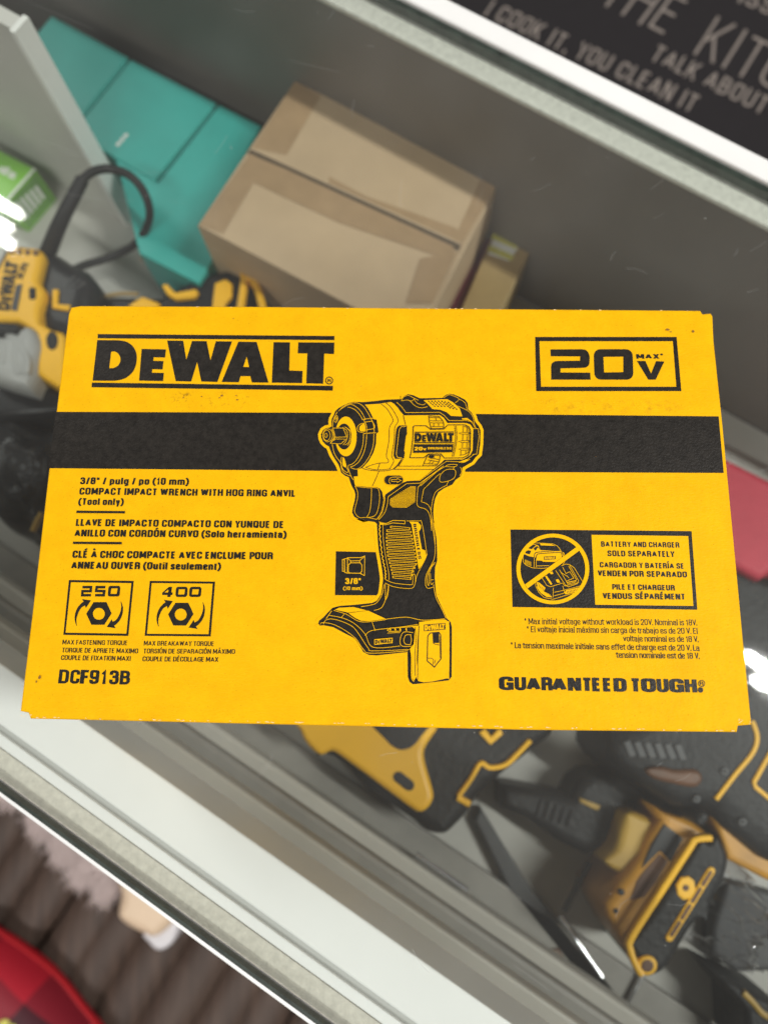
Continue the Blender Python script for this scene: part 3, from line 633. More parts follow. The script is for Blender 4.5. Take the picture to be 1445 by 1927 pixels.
def spaced(art, zf, letters, base, cap, wt):
    """one letter at a time, each fitted to its own width on the carton"""
    (xa, ya), (xb, yb) = base
    for ch, x0, x1 in letters:
        f = lambda x: ya+(yb-ya)*(x-xa)/(xb-xa)
        art.text(ch, zf([(x0, f(x0))])[0], zf([(x1, f(x1))])[0], cap, BK, wt)
def zU(p): return Z(930, 1255, 410, p)
spaced(sa, zU, (('G', 30, 128), ('U', 134, 212), ('A', 211, 308), ('R', 312, 388), ('A', 378, 480), ('N', 487, 577), ('T', 580, 650), ('E', 641+8, 712), ('E', 721, 783), ('D', 791, 878), ('T', 902, 972), ('O', 974, 1072), ('U', 1078, 1156), ('G', 1160, 1258), ('H', 1264, 1344)), ((30, 154), (1344, 172)), 25.2, .215)
sa.fill([circ(1317.2, 1298.4, 5.0, 5.0, 24)], BK)
sa.fill([circ(1319.3, 1286.2, 6.4), circ(1319.3, 1286.2, 5.2)[::-1]], BK); sa.text('R', (1316.6, 1289.6), (1322.6, 1289.6), 6.6, BK, .13); sa.done('slogan', box)
fa = Art(ZB)
for t, a, b in (('* Max initial voltage without workload is 20V. Nominal is 18V.', (986.3, 1174.6), (1311.6, 1177.1)), ('* El voltaje inicial máximo sin carga de trabajo es de 20 V. El', (990.8, 1189.6), (1312.4, 1193.0)),
                ('voltaje nominal es de 18 V.', (1172.2, 1207.0), (1314.2, 1208.4)), ('* La tension maximale initiale sans effet de charge est de 20 V. La', (960.5, 1219.7), (1315.6, 1225.1)), ('tension nominale est de 18 V.', (1159.1, 1237.9), (1316.1, 1239.9))):
    fa.text(t, a, b, 11.0, BK, .125, .06)
fa.done('footnote_text', box)

# --- battery notice
def zH(p): return Z(930, 980, 415, p)
def zI(p): return Z(955, 990, 175, p)
na = Art(ZB)
na.fill([zH([(105, 57), (1290, 68), (1328, 583), (118, 565)])], BK); na.fill([zH([(635, 92), (1268, 100), (1302, 558), (660, 550)])], YL)
for t, a, b, c in (('BATTERY AND CHARGER', (1130.4, 1028.9), (1278, 1030.8), 10.6), ('SOLD SEPARATELY', (1142.4, 1046.8), (1268.5, 1048.4), 11.3), ('CARGADOR Y BATERÍA SE', (1128, 1067.9), (1286.8, 1070.5), 10.6),
                   ('VENDEN POR SEPARADO', (1124.1, 1084.2), (1292.3, 1086.9), 11.3), ('PILE ET CHARGEUR', (1151.4, 1109.6), (1269.4, 1111.5), 10.6), ('VENDUS SÉPARÉMENT', (1133.5, 1127), (1288.7, 1128.6), 11.3)):
    na.text(t, a, b, c, BK, .20)
def nfill(p, k=YL): na.fill([zI(p)], k)
def nline(p, k=YL, wd=.95, cl=False): na.stroke(zI(p), wd, k, cl)
# battery pack
nfill([(245, 400), (300, 330), (380, 270), (470, 300), (500, 350), (500, 372), (810, 375), (870, 420), (880, 470), (790, 520), (745, 558), (545, 555), (530, 538), (445, 535), (440, 490), (330, 470), (245, 430)])
nfill([(270, 400), (320, 375), (365, 385), (340, 440), (275, 425)], BK); nfill([(310, 345), (400, 285), (440, 300), (370, 360)], BK); nfill([(395, 350), (455, 305), (470, 330), (430, 385)], BK)
nfill([(500, 320), (640, 312), (725, 332), (720, 352), (560, 365), (520, 360)], BK); nfill([(500, 270), (680, 285), (740, 310), (650, 305), (510, 300)], YL); nfill([(560, 475), (745, 465), (742, 515), (562, 528)], BK)
mini_logo(na, zI([(572, 484), (735, 474), (734, 507), (574, 520)]), YL)
nline([(400, 262), (500, 265), (700, 278), (760, 305), (800, 345), (815, 375)]); nline([(235, 440), (240, 560), (280, 605), (380, 650), (520, 658), (640, 650)])
nline([(815, 375), (870, 420), (885, 480), (880, 560), (850, 600)]); nline([(410, 490), (405, 640)]); nline([(440, 520), (438, 640)]); nline([(450, 620), (640, 615)])
for c_ in ([(410, 490), (420, 430), (480, 405), (800, 385), (850, 420), (868, 460)], [(440, 500), (450, 450), (500, 430), (800, 412), (835, 440), (845, 490)]): nline(cr(c_), BK, 1.3)
nline([(470, 330), (520, 372), (800, 378)], BK, 1.0)
for i in range(6): nline([(270+i*17, 520+i*7), (272+i*17, 590+i*7)])
# charger
nline([(430, 800), (430, 930), (480, 1030), (560, 1110), (700, 1138), (860, 1090), (1060, 1030), (1130, 960), (1165, 870), (1030, 650), (960, 600), (900, 590), (830, 620)])
nfill([(445, 870), (490, 880), (585, 960), (555, 1015), (650, 1060), (690, 1110), (600, 1100), (510, 1040), (455, 960)])
for i in range(11): nline([(470+i*21, 885+i*20), (455+i*23, 935+i*17)], BK, .8)
nfill([(575, 780), (600, 770), (690, 900), (665, 915)]); nfill([(640, 720), (690, 705), (705, 745), (670, 750)]); nfill([(740, 835), (785, 825), (812, 880), (765, 880)])
nline([(520, 790), (600, 920), (660, 945), (850, 885), (880, 930), (1100, 880)]); nline([(705, 960), (700, 1110)]); nline([(720, 1030), (860, 1000), (1130, 930)])
nline([(850, 930), (880, 1040), (720, 1085)]); nline([(740, 690), (900, 930), (940, 945), (1070, 900), (1095, 850), (960, 610)]); nline([(800, 680), (930, 900), (1050, 870), (1060, 830), (940, 620)])
nline([(850, 640), (900, 740), (960, 710), (1020, 810), (900, 860)]); nline([(820, 720), (920, 780), (950, 810)]); nline([(910, 880), (1050, 850)], YL, 1.4)
nfill([(870, 1040), (900, 1000), (1090, 955), (1110, 975), (1060, 1020), (900, 1062)])
for i in range(8): nline([(915+i*22, 1012-i*5), (925+i*22, 1045-i*6)], BK, .9)
# ring and bar
na.fill([zI(circ(697, 668, 565, 548, 72)), zI(circ(697, 668, 502, 490, 72))[::-1]], YL); na.stroke(zI([(1095, 348), (285, 940)]), 8.6, YL)
na.done('battery_notice', box)

# --- socket square
def zN(p): return Z(620, 970, 220, p)
qa = Art(ZB)
qa.fill([zN([(80, 443), (640, 455), (650, 988), (68, 985)])], BK)
for l in ([(160, 545), (185, 540), (187, 692), (162, 690)], [(187, 535), (222, 530), (222, 712), (190, 705)], [(222, 522), (390, 520), (436, 500), (432, 745), (385, 715), (222, 712)], [(235, 610), (262, 585), (378, 585), (402, 615), (400, 690), (375, 715), (250, 712), (232, 690)]):
    qa.stroke(zN(l), 1.2, YL, True)
for l in ([(225, 528), (262, 562), (370, 560), (430, 510)], [(262, 562), (262, 585)], [(370, 560), (378, 585), (402, 615)], [(375, 715), (432, 742)]): qa.stroke(zN(l), 1.1, YL)
qa.text('3/8"', (649.7, 1099.1), (679.1, 1099.1), 11.2, YL, .19); qa.text('(10 mm)', (645.9, 1110.4), (682.1, 1110.4), 6.6, YL, .17)
qa.done('socket_badge', box)

# --- line drawing of the impact wrench
def zK(p): return Z(590, 735, 170, p)
def zL(p): return Z(740, 735, 180, p)
def zM(p): return Z(650, 880, 200, p)
def zO(p): return Z(590, 1100, 270, p)
sil = (zK([(120, 700), (150, 635), (200, 600), (262, 590), (287, 570), (285, 500), (292, 450), (325, 390), (345, 330), (400, 280), (480, 235), (560, 200), (640, 180), (800, 184), (1000, 165), (1150, 145), (1390, 135)])
       + zL([(115, 130), (165, 80), (220, 55), (290, 65), (400, 115), (740, 110), (790, 65), (850, 47), (920, 60), (1000, 95), (1080, 135), (1125, 190), (1130, 285), (1180, 330), (1215, 400), (1235, 470), (1290, 540), (1316, 600), (1312, 800), (1292, 960), (1240, 1010), (1190, 1080), (1120, 1120), (1042, 1165), (1035, 1250), (1010, 1300), (940, 1350), (890, 1420)])
       + zM([(1340, 280), (1262, 335), (1220, 420), (1200, 520), (1195, 600), (1200, 800)]) + zN([(1290, 120), (1320, 270), (1328, 400), (1330, 560), (1305, 640), (1300, 760), (1310, 900), (1320, 1000)])
       + zO([(1240, 120), (1290, 230), (1340, 340), (1380, 378), (1392, 430), (1390, 930), (1360, 965), (1000, 1005), (965, 980), (948, 930), (945, 680), (640, 714), (560, 710), (500, 680), (460, 600), (420, 545), (330, 500), (200, 430), (100, 410), (65, 414), (48, 395), (55, 365), (100, 330), (140, 285), (190, 235), (260, 215), (400, 205), (590, 185), (640, 160), (680, 100)])
       + zN([(650, 900), (662, 780), (650, 680), (630, 560), (610, 450), (597, 330), (590, 200), (585, 105), (560, 82), (480, 70), (380, 50)])
       + zM([(300, 715), (200, 710), (120, 670), (90, 610), (100, 540), (125, 450), (135, 370), (120, 310), (85, 250), (60, 180), (45, 130)])
       + zK([(500, 1362), (440, 1310), (425, 1250), (395, 1180), (350, 1110), (300, 1030), (268, 950), (245, 893), (200, 870), (150, 820), (125, 760)]))
da = Art(ZB+.00004)
da.stroke(sil, 11.0, YL, True); da.fill([sil], BK)
Y1 = (zK([(820, 225), (1050, 212), (1235, 182)]) + zL([(10, 200), (60, 250), (110, 320), (160, 375), (700, 370), (760, 410), (815, 490), (1100, 490), (1165, 515), (1205, 575), (1195, 900), (1160, 975), (1050, 1040), (770, 1045), (720, 1095), (640, 1160), (390, 1362)])
      + zM([(990, 175), (840, 182), (790, 200), (700, 255), (545, 362), (518, 430), (500, 330), (470, 285), (430, 268), (300, 262), (135, 248), (115, 180), (112, 125)])
      + zK([(650, 1375), (710, 1372), (705, 1262), (780, 1240), (880, 1130), (960, 990), (1000, 850), (1005, 690), (1040, 660), (1010, 465), (960, 455), (920, 370), (870, 280)]))
da.fill([Y1], YL)
def Lk(z, pts, wd=1.0, k=YL, sm=True, cl=False): da.stroke(z(cr(pts, cl) if sm else pts), wd, k, cl)
def Fk(z, pts, k=YL): da.fill([z(pts)], k)
# nose
Fk(zK, circ(518, 733, 171, 317, 60)); Fk(zK, circ(488, 735, 122, 208, 50), BK)
for p_ in ([(785, 470), (740, 390), (680, 320), (600, 275), (545, 265)], [(830, 470), (790, 385), (730, 300), (640, 235), (560, 225), (430, 300)], [(915, 445), (870, 360), (810, 270), (740, 212), (640, 195), (500, 240), (400, 330)],
           [(800, 690), (790, 850), (755, 980), (700, 1090), (640, 1160), (570, 1195)], [(850, 700), (838, 850), (800, 1000), (730, 1130), (650, 1200), (590, 1215)], [(965, 690), (958, 850), (920, 990), (850, 1120), (760, 1220), (680, 1258), (590, 1230)],
           [(300, 860), (325, 980), (370, 1070), (430, 1150), (450, 1240), (490, 1320), (600, 1370)], [(305, 590), (310, 500), (340, 420), (380, 340)], [(330, 460), (370, 400), (390, 450), (360, 510), (330, 480)], [(345, 470), (375, 430), (365, 490)],
           [(450, 1060), (440, 1120), (455, 1230), (500, 1290), (545, 1310), (555, 1280), (520, 1220)], [(560, 1190), (555, 1240), (600, 1370), (645, 1440)]): Lk(zK, p_)
for p_ in ([(790, 462), (915, 445), (1000, 450)], [(820, 505), (935, 490)], [(840, 630), (965, 610)], [(800, 690), (830, 685), (1000, 675)], [(800, 465), (845, 560), (848, 670)], [(915, 445), (960, 540), (970, 670)], [(935, 490), (975, 560), (970, 610)]): Lk(zK, p_, 1.1)
Fk(zK, cr([(735, 590), (765, 550), (815, 530), (828, 630), (770, 655), (738, 635)], True)); Lk(zK, [(820, 520), (740, 540), (700, 600), (720, 655), (790, 668), (840, 630)], 1.0)
Fk(zK, cr([(465, 1080), (495, 1090), (525, 1220), (470, 1200)], True))
# anvil
Fk(zK, [(300, 590), (480, 590), (540, 620), (560, 720), (530, 800), (440, 860), (260, 850), (240, 700)], BK)
for c_ in ((200, 718, 20, 33), (212, 718, 55, 84), (228, 716, 78, 104)): da.stroke(zK(circ(*c_)), .9, YL, True)
for p_ in ([(310, 600), (475, 600), (532, 742), (350, 748), (310, 600)], [(350, 748), (272, 845), (440, 853), (518, 780), (350, 775), (325, 800)], [(290, 610), (320, 680), (330, 760), (270, 840)]): Lk(zK, p_, 1.0, YL, False)
for p_ in ([(470, 590), (530, 640), (545, 720), (520, 810), (470, 870)], [(500, 580), (570, 640), (585, 730), (560, 830), (500, 870)], [(520, 590), (600, 660), (605, 760), (560, 860), (540, 875)]): Lk(zK, p_, .9)
# seams on the yellow shell
for p_ in ([(1080, 215), (1170, 290), (1240, 400), (1270, 490), (1215, 590), (1205, 800), (1165, 1040), (1195, 1110), (1185, 1155), (1060, 1160), (950, 1185), (830, 1228)], [(1150, 195), (1230, 260), (1310, 380), (1352, 490), (1300, 590), (1288, 800), (1250, 1040), (1282, 1130), (1215, 1258)],
           [(780, 1245), (900, 1275), (1100, 1288), (1250, 1265), (1340, 1210), (1410, 1100)], [(830, 1228), (950, 1262), (1100, 1268), (1230, 1252)], [(1060, 1160), (1025, 1270)], [(1045, 1295), (980, 1445), (940, 1530)], [(640, 1380), (648, 1480)]): Lk(zK, p_, 1.1, BK)
# top rubber, label, bumper
for p_ in ([(120, 160), (150, 105), (220, 75), (300, 110), (380, 150)], [(130, 158), (200, 145), (280, 158), (320, 120)], [(255, 160), (330, 232), (420, 262), (515, 245)], [(310, 128), (360, 190), (440, 217), (485, 200)], [(760, 112), (830, 67), (900, 80), (990, 130), (930, 190)], [(990, 130), (1080, 185), (1112, 290)],
           [(970, 235), (1130, 312), (1200, 400), (1218, 500), (1250, 575)]): Lk(zL, p_, .9)
Lk(zL, [(50, 180), (120, 240), (190, 335), (700, 330), (770, 380), (840, 455), (1100, 455)], 1.0, YL, False)
Lk(zL, [(1100, 455), (1180, 480), (1230, 560)], 1.0)
Fk(zL, [(455, 148), (740, 133), (815, 133), (900, 180), (1000, 270), (1042, 392), (870, 385), (800, 325), (700, 290), (590, 282), (520, 205)])
for i in range(7):
    x, y = 520+i*50, 158-(i < 5)*2+max(0, i-4)*8
    for j in range(5 if i > 3 else 4):
        q0 = (x+j*30+2, y+j*25); q1 = (q0[0]+22, q0[1]+17)
        da.stroke(zL([q0, q1]), 2.1, BK)
Fk(zL, [(60, 560), (90, 530), (205, 530), (205, 660), (190, 690), (162, 910), (172, 940), (160, 1025), (30, 1035), (5, 980), (45, 600)], BK)
Lk(zL, [(190, 545), (120, 550), (90, 590), (45, 960), (60, 1010), (130, 1020)], .9, YL, False)
for p_ in ([(150, 375), (185, 520)], [(130, 1035), (60, 1130), (0, 1190)], [(150, 1035), (80, 1145), (640, 1142)], [(0, 1192), (600, 1193)]): Lk(zL, p_, 1.1, BK, False)
# panel with lettering
Lk(zL, [(300, 552), (320, 534), (490, 534), (565, 590), (760, 585), (820, 522), (1080, 520), (1140, 550), (1165, 605), (1160, 900), (1130, 980), (1050, 1020), (770, 1022), (720, 962), (530, 962), (460, 1018), (250, 1018), (275, 900), (297, 700)], 1.5, BK, False, True)
for dx in (0, 22): Lk(zL, [(925+dx, 535), (938+dx, 700), (915+dx, 880), (885+dx, 1000)], .9, BK)
mini_logo(da, zL([(322, 625), (912, 622), (912, 800), (318, 800)]), BK, True)
Fk(zL, cr([(310, 815), (905, 815), (890, 935), (298, 945)], False, 1)[:4], BK)
da.text('20', zL([(320, 908)])[0], zL([(440, 908)])[0], 7.0, YL, .2); da.text('V', zL([(445, 908)])[0], zL([(497, 908)])[0], 4.6, YL, .18); da.text('BRUSHLESS', zL([(522, 892)])[0], zL([(880, 892)])[0], 4.4, YL, .18)
for p_ in ([(535, 387), (690, 397), (755, 470), (762, 560), (740, 578), (570, 578), (545, 480)], [(518, 975), (712, 985), (690, 1080), (650, 1140), (445, 1142)]): Lk(zL, p_, 1.3, BK, False, True)
for p_ in ([(545, 410), (690, 415)], [(555, 460), (740, 465)], [(560, 492), (750, 495)], [(570, 548), (745, 548)], [(640, 410), (650, 460)], [(610, 500), (612, 548)], [(680, 500), (685, 548)], [(540, 1020), (690, 1045)], [(520, 1050), (680, 1080)], [(470, 1108), (660, 1118)], [(570, 1060), (540, 1105)], [(620, 1068), (580, 1110)], [(610, 985), (615, 1020)]): Lk(zL, p_, 1.0, BK, False)
Fk(zL, [(540, 985), (610, 988), (605, 1020), (530, 1015)], BK)
for y in (648, 773, 890): da.stroke(zL([(985, y), (1040, y-14), (1150, y-10), (1150, y+14), (1040, y+16)]), .9, BK, True)
for x, y0, y1 in ((1055, 540, 628), (1115, 545, 630), (1050, 670, 755), (1115, 670, 755), (1045, 795, 870), (1110, 795, 870), (1020, 910, 980), (1095, 910, 960)): Lk(zL, [(x, y0), (x-4, y1)], 1.0, BK, False)
Lk(zL, [(1000, 985), (1100, 960), (1135, 900), (1140, 620), (1110, 560), (1050, 540)], .9, BK)
# rear and underside lines
for p_ in ([(1200, 578), (1280, 582), (1292, 700), (1255, 965), (1190, 970)], [(390, 1368), (800, 1072), (1000, 1080), (1120, 1040), (1215, 970)], [(410, 1445), (700, 1190), (790, 1150)]): Lk(zL, p_, .9, YL, False)
for p_ in ([(695, 1350), (720, 1262), (800, 1200), (905, 1195), (938, 1230), (920, 1320), (830, 1370), (725, 1388)], [(790, 1150), (850, 1122), (960, 1125), (920, 1155)]): Lk(zL, p_, .9, YL, True, True)
for p_ in ([(1010, 1160), (1030, 1230), (1000, 1290)], [(920, 1155), (900, 1195)], [(1155, 1040), (1060, 1090), (980, 1085)], [(830, 1370), (800, 1440)]): Lk(zL, p_, .9)
Fk(zL, [(1030, 425), (1110, 420), (1170, 460), (1200, 490), (1120, 450), (1040, 445)]); Fk(zL, [(985, 1078), (1100, 1050), (1150, 1045), (1060, 1088)])
# selector, trigger, grip
Fk(zM, rrect(532, 112, 782, 232, 58), BK)
Lk(zM, [(765, 135), (650, 133), (605, 150), (592, 190), (610, 222)], .9); da.stroke(zM([(625, 165), (705, 165), (705, 150), (755, 178), (705, 205), (705, 192), (625, 192)]), .9, YL, True)
for p_ in ([(130, 255), (165, 330), (165, 420), (135, 540), (125, 600), (160, 660), (210, 685), (290, 680), (430, 708)], [(355, 280), (350, 450), (330, 600), (290, 680)], [(130, 258), (300, 278), (420, 280), (455, 320), (465, 430), (440, 580), (395, 660), (300, 682)],
           [(520, 390), (522, 450), (490, 600), (430, 700)], [(532, 400), (535, 450), (500, 610), (440, 705)], [(580, 400), (570, 500), (530, 620), (450, 715)], [(1030, 470), (1110, 500), (1160, 590), (1175, 800)], [(985, 270), (970, 480), (1000, 540), (1090, 570), (1145, 660), (1170, 860)], [(1160, 590), (1190, 420), (1240, 320), (1380, 240)], [(985, 270), (1120, 140), (1330, 0)]): Lk(zM, p_, .9)
for p_ in ([(580, 400), (830, 222), (1010, 216), (1180, 92), (1330, -20)], [(1030, 470), (1060, 300), (1240, 120), (1285, 85)]): Lk(zM, p_, .9, YL, False)
hat = [(605, 430), (890, 255), (955, 258), (945, 470), (830, 548), (640, 545), (602, 510)]
y = 264
while y < 545:
    xs = []
    for i in range(len(hat)):
        (xa, ya), (xb, yb) = hat[i-1], hat[i]
        if (ya-y)*(yb-y) < 0: xs.append(xa+(xb-xa)*(y-ya)/(yb-ya))
    if len(xs) == 2: da.stroke(zM([(min(xs), y-2), (max(xs), y+2)]), 1.05, YL)
    y += 14.6
for i in range(15):
    y = 150+i*44; xl = (758, 715, 713, 712, 712, 715, 718, 722, 728, 740, 750, 760, 770, 778, 785)[i]; xr = (988, 1000, 1008, 1018, 1025, 1032, 1040, 1048, 1056, 1062, 1062, 1045, 1030, 1015, 1000)[i]
    da.stroke(zN(cr([(xl+12, y-14), (xr-10, y+4), (xr, y+16), (xr-12, y+26), (xl+12, y+10), (xl, y-2)], True, 3)), .95, YL, True)
zz = cr([(628, 85), (620, 200), (638, 400), (662, 560), (690, 690), (690, 790)], False, 9); Lk(zN, [(x+(7 if i % 3 == 0 else -4), y) for i, (x, y) in enumerate(zz)], 1.5, YL, False)
for p_ in ([(660, 120), (665, 300), (692, 500), (730, 700), (735, 800)], [(690, 795), (800, 838), (1000, 858), (1028, 830), (1030, 740), (1050, 730), (1062, 780), (1050, 860), (1000, 905), (800, 885), (690, 838)], [(1065, 820), (1080, 740), (1190, 520), (1195, 440), (1140, 100), (1100, 72), (950, 72)], [(1085, 590), (1030, 660), (1000, 800)],
           [(1235, 0), (1270, 150), (1302, 380), (1290, 540), (1220, 680), (1188, 760), (1185, 860), (1215, 902), (1280, 888)], [(1302, 580), (1250, 640), (1205, 760), (1210, 850), (1225, 860), (1228, 740), (1260, 640), (1298, 600)], [(1245, 720), (1250, 850), (1285, 830)], [(1250, 800), (1285, 795)], [(1258, 0), (1292, 200), (1302, 360)], [(690, 840), (690, 1051)], [(730, 860), (722, 980), (690, 1051)]): Lk(zN, p_, .9)
da.stroke(zN([(640, 102), (700, 105), (780, 66), (932, 70), (930, 108), (780, 96), (700, 118), (650, 118)]), 1.1, YL, True); Fk(zN, [(605, 70), (630, 92), (700, 98), (640, 118)])
Fk(zN, [(985, 80), (1090, 84), (1130, 130), (1125, 170), (1102, 205), (1140, 420), (1180, 435), (1195, 500), (1160, 590), (1100, 668), (1060, 400), (1012, 115)])
da.text('BRUSHLESS', zN([(1032, 110)])[0], zN([(1098, 545)])[0], 5.6, BK, .2)
# foot and belt clip
Fk(zO, [(215, 255), (260, 235), (400, 228), (540, 262), (350, 284)]); Fk(zO, [(352, 290), (550, 264), (730, 348), (560, 370), (480, 366), (420, 338)])
for p_ in ([(205, 262), (330, 300), (430, 360), (500, 378), (600, 372), (730, 354)], [(100, 400), (130, 356), (200, 350), (300, 378), (400, 430), (470, 520), (550, 640), (600, 668), (960, 655)], [(75, 402), (90, 385), (200, 402), (330, 470), (430, 550), (500, 650), (580, 692), (950, 668)],
           [(150, 310), (300, 340), (420, 400), (520, 500), (600, 632), (870, 620)], [(520, 515), (560, 475), (640, 455), (870, 430), (1050, 402)], [(590, 380), (622, 468)], [(730, 350), (930, 330), (1100, 360), (1320, 346)], [(755, 0), (740, 100), (690, 228), (610, 262)], [(712, 0), (690, 100), (640, 180), (590, 205), (480, 225)], [(1205, 0), (1230, 130), (1290, 250), (1330, 340)],
           [(1000, 485), (905, 482), (870, 560), (890, 620), (985, 622)], [(985, 508), (930, 510), (908, 560), (925, 600), (980, 605)], [(975, 510), (985, 560), (975, 600)], [(745, 490), (870, 484)]): Lk(zO, p_, 1.0)
Lk(zO, [(130, 345), (185, 265)], 1.2, YL, False); Lk(zO, [(280, 335), (310, 300)], 1.0, YL, False)
Lk(zO, [(1000, 425), (770, 440), (742, 460), (765, 475), (880, 470)], 1.2, YL, False)
for x in (770, 820, 870, 930): Lk(zO, [(x, 440), (x+5, 465)], 2.4, YL, False)
Fk(zO, [(612, 552), (795, 536), (795, 590), (612, 608)]); mini_logo(da, zO([(618, 560), (790, 545), (790, 584), (618, 600)]), BK)
Fk(zO, [(985, 420), (1056, 414), (1046, 560), (1032, 930), (1012, 968), (990, 940), (990, 720), (968, 650), (1008, 600), (1020, 450)])
Lk(zO, [(1022, 430), (1030, 560), (1020, 700), (1022, 920)], 1.3, BK); Lk(zO, [(975, 660), (985, 740), (985, 930), (1010, 975)], 1.4, YL)
Fk(zO, cr([(1060, 412), (1090, 376), (1300, 354), (1345, 372), (1364, 420), (1362, 915), (1338, 945), (1048, 970), (1052, 700)], True, 4))
Lk(zO, [(1046, 968), (1050, 700), (1060, 420)], 1.3, BK)
Fk(zO, [(1108, 405), (1325, 388), (1325, 455), (1108, 472)], BK); mini_logo(da, zO([(1116, 412), (1318, 395), (1318, 449), (1116, 465)]), YL)
Lk(zO, [(1148, 520), (1172, 490), (1260, 482), (1278, 510), (1282, 745), (1215, 832), (1142, 770)], 1.9, BK, False, True); Fk(zO, [(1195, 492), (1262, 487), (1264, 590), (1200, 590)], BK)
for p_ in ([(1200, 590), (1230, 605), (1264, 610)], [(1145, 742), (1190, 745), (1205, 770), (1195, 820)], [(1225, 760), (1215, 800)], [(1272, 520), (1270, 740)]): Lk(zO, p_, 1.1, BK)
da.done('tool_drawing', box)

# ------------------------------------------------------------------ things inside the case
def zz1(p): return Z(0, 0, 500, p)
def z3(p): return Z(340, 120, 720, p)
def zT(p): return Z(0, 430, 320, p)
def z5(p): return Z(540, 1340, 520, p)
def z6(p): return Z(1000, 1350, 445, p)
def part(name, parent, pts, zt, zb, k, bev=.003, segs=4, sm=True, curve=False, bz=None):
    p = GP(cr(pts, True, 4) if curve else pts, zt)
    b = MB(); b.slab(p, zb, zt, k, bev, segs, bz); return b.build(name, parent, sm)
def bar(name, parent, pts, z, wd, k, h=.0016):
    """raised bead that follows the points"""
    a = Art(z); px = a.pxw(pts[0]); P = [Vector(a.P(p)) for p in pts]
    b = MB(); R = []
    n = len(P)
    for i in range(n):
        t = (P[min(i+1, n-1)]-P[max(i-1, 0)]).normalized(); s_ = Vector((-t.y, t.x))*wd*px/2
        R.append([(P[i]+s_).to_3d()+Vector((0, 0, z-.002)), (P[i]+s_*.8).to_3d()+Vector((0, 0, z+h*.7)), (P[i]+s_*.3).to_3d()+Vector((0, 0, z+h)), (P[i]-s_*.3).to_3d()+Vector((0, 0, z+h)), (P[i]-s_*.8).to_3d()+Vector((0, 0, z+h*.7)), (P[i]-s_).to_3d()+Vector((0, 0, z-.002))])
    b.rings(R, k); return b.build(name, parent, True)
def printed(name, parent, z, fn):
    a = Art(z, 1e-5); fn(a); return a.done(name, parent)

# teal boxes
FLR = CF+.0004
tz = -.135
sheet = part('cardboard_sheet', None, [(262, 486), (385, 552), (420, 500), (420, 400), (330, 380)], CF+.003, FLR, 'kraft', .0008, 2)
tag(sheet, 'brown cardboard sheet lying under the teal boxes behind the partition', 'cardboard')
def clipv(p, q, v):                       # walk from p towards q until the partition's back face
    d = q-p; return p+d*((v-p.dot(Vv))/d.dot(Vv))
VB = pv+.014
def W_(x, y): return G(x, y, tz)
far = [(98, 28), (242, 107), (247, 111), (408, 193), (413, 196), (492, 236)]
n1, n2, n3, n4 = (clipv(W_(*a), W_(*b), VB) for a, b in ((far[0], (-120, 290)), (far[1], (30, 372)), (far[2], (34, 374)), (far[3], (215, 432))))
n5 = clipv(W_(*far[4]), W_(222, 440), VB); k3 = Vv*VB+U*(pu+.006); k4 = W_(262, 476); k4 = U*max(pu+.006, k4.dot(U))+Vv*k4.dot(Vv)
for pts, lab in (([W_(*far[0]), W_(*far[1]), n2, n1], 'teal box half hidden behind the pale partition edge, far left in the case'),
                 ([W_(*far[2]), W_(*far[3]), n4, n3], 'teal box with a small white mark, between the other two teal boxes'),
                 ([W_(*far[4]), W_(*far[5]), W_(404, 400), W_(404, 482), W_(374, 534), k4, k3, n5], 'teal box partly covered by the brown carton, nearest the camera of the teal boxes')):
    t = thing('teal_box', lab, 'box', 'teal boxes behind the partition')
    b = MB(); b.slab(pts, CF+.0035, tz, 'teal', .0015, 2); b.build('carton', t)
    if 'mark' in lab:
        def mk(a):
            for k in (0, 1, 2): a.stroke([(220+k*7, 274-k*8), (226+k*7, 268-k*8)], 7, 'labelwhite')
        printed('printed_mark', t, tz+.0002, mk)
# brown carton
kc = thing('cardboard_carton', 'large plain brown cardboard carton with a taped dark centre seam', 'carton')
kz = -.09
full = [(554, 152), (945, 334), (784, 646), (372, 424)]
part('carton_body', kc, full, kz-.0022, FLR, 'kraft', .001, 2)
part('flap', kc, [(556, 153), (944, 334), (866, 460), (473, 281)], kz, kz-.002, 'kraft', .0006, 2)
part('flap', kc, [(470, 289), (860, 471), (785, 642), (374, 424)], kz-.0004, kz-.002, 'kraft', .0006, 2)
def tape(a):
    a.fill([[(470, 281), (867, 460.5), (862, 472), (468, 289)]], 'flap_gap_shade')  # dark strip paints shade into the gap between the flaps
    a.fill([z3([(430, 68), (530, 120), (400, 345), (275, 318)])], 'krafttape'); a.fill([z3([(1085, 545), (1145, 400), (1212, 430), (1060, 675), (1030, 665)])], 'krafttape')
    a.fill([z3([(560, 425), (700, 500), (1040, 620), (1060, 675), (560, 450)])], 'krafttape')
    a.fill([z3([(270, 345), (400, 400), (1030, 690), (1025, 745), (600, 600), (240, 430), (220, 410)])], 'krafttape'); a.fill([z3([(70, 605), (265, 340), (320, 370), (160, 640)])], 'krafttape'); a.fill([z3([(905, 735), (1040, 710), (950, 905), (850, 905)])], 'krafttape')
printed('packing_tape', kc, kz+.0002, tape)
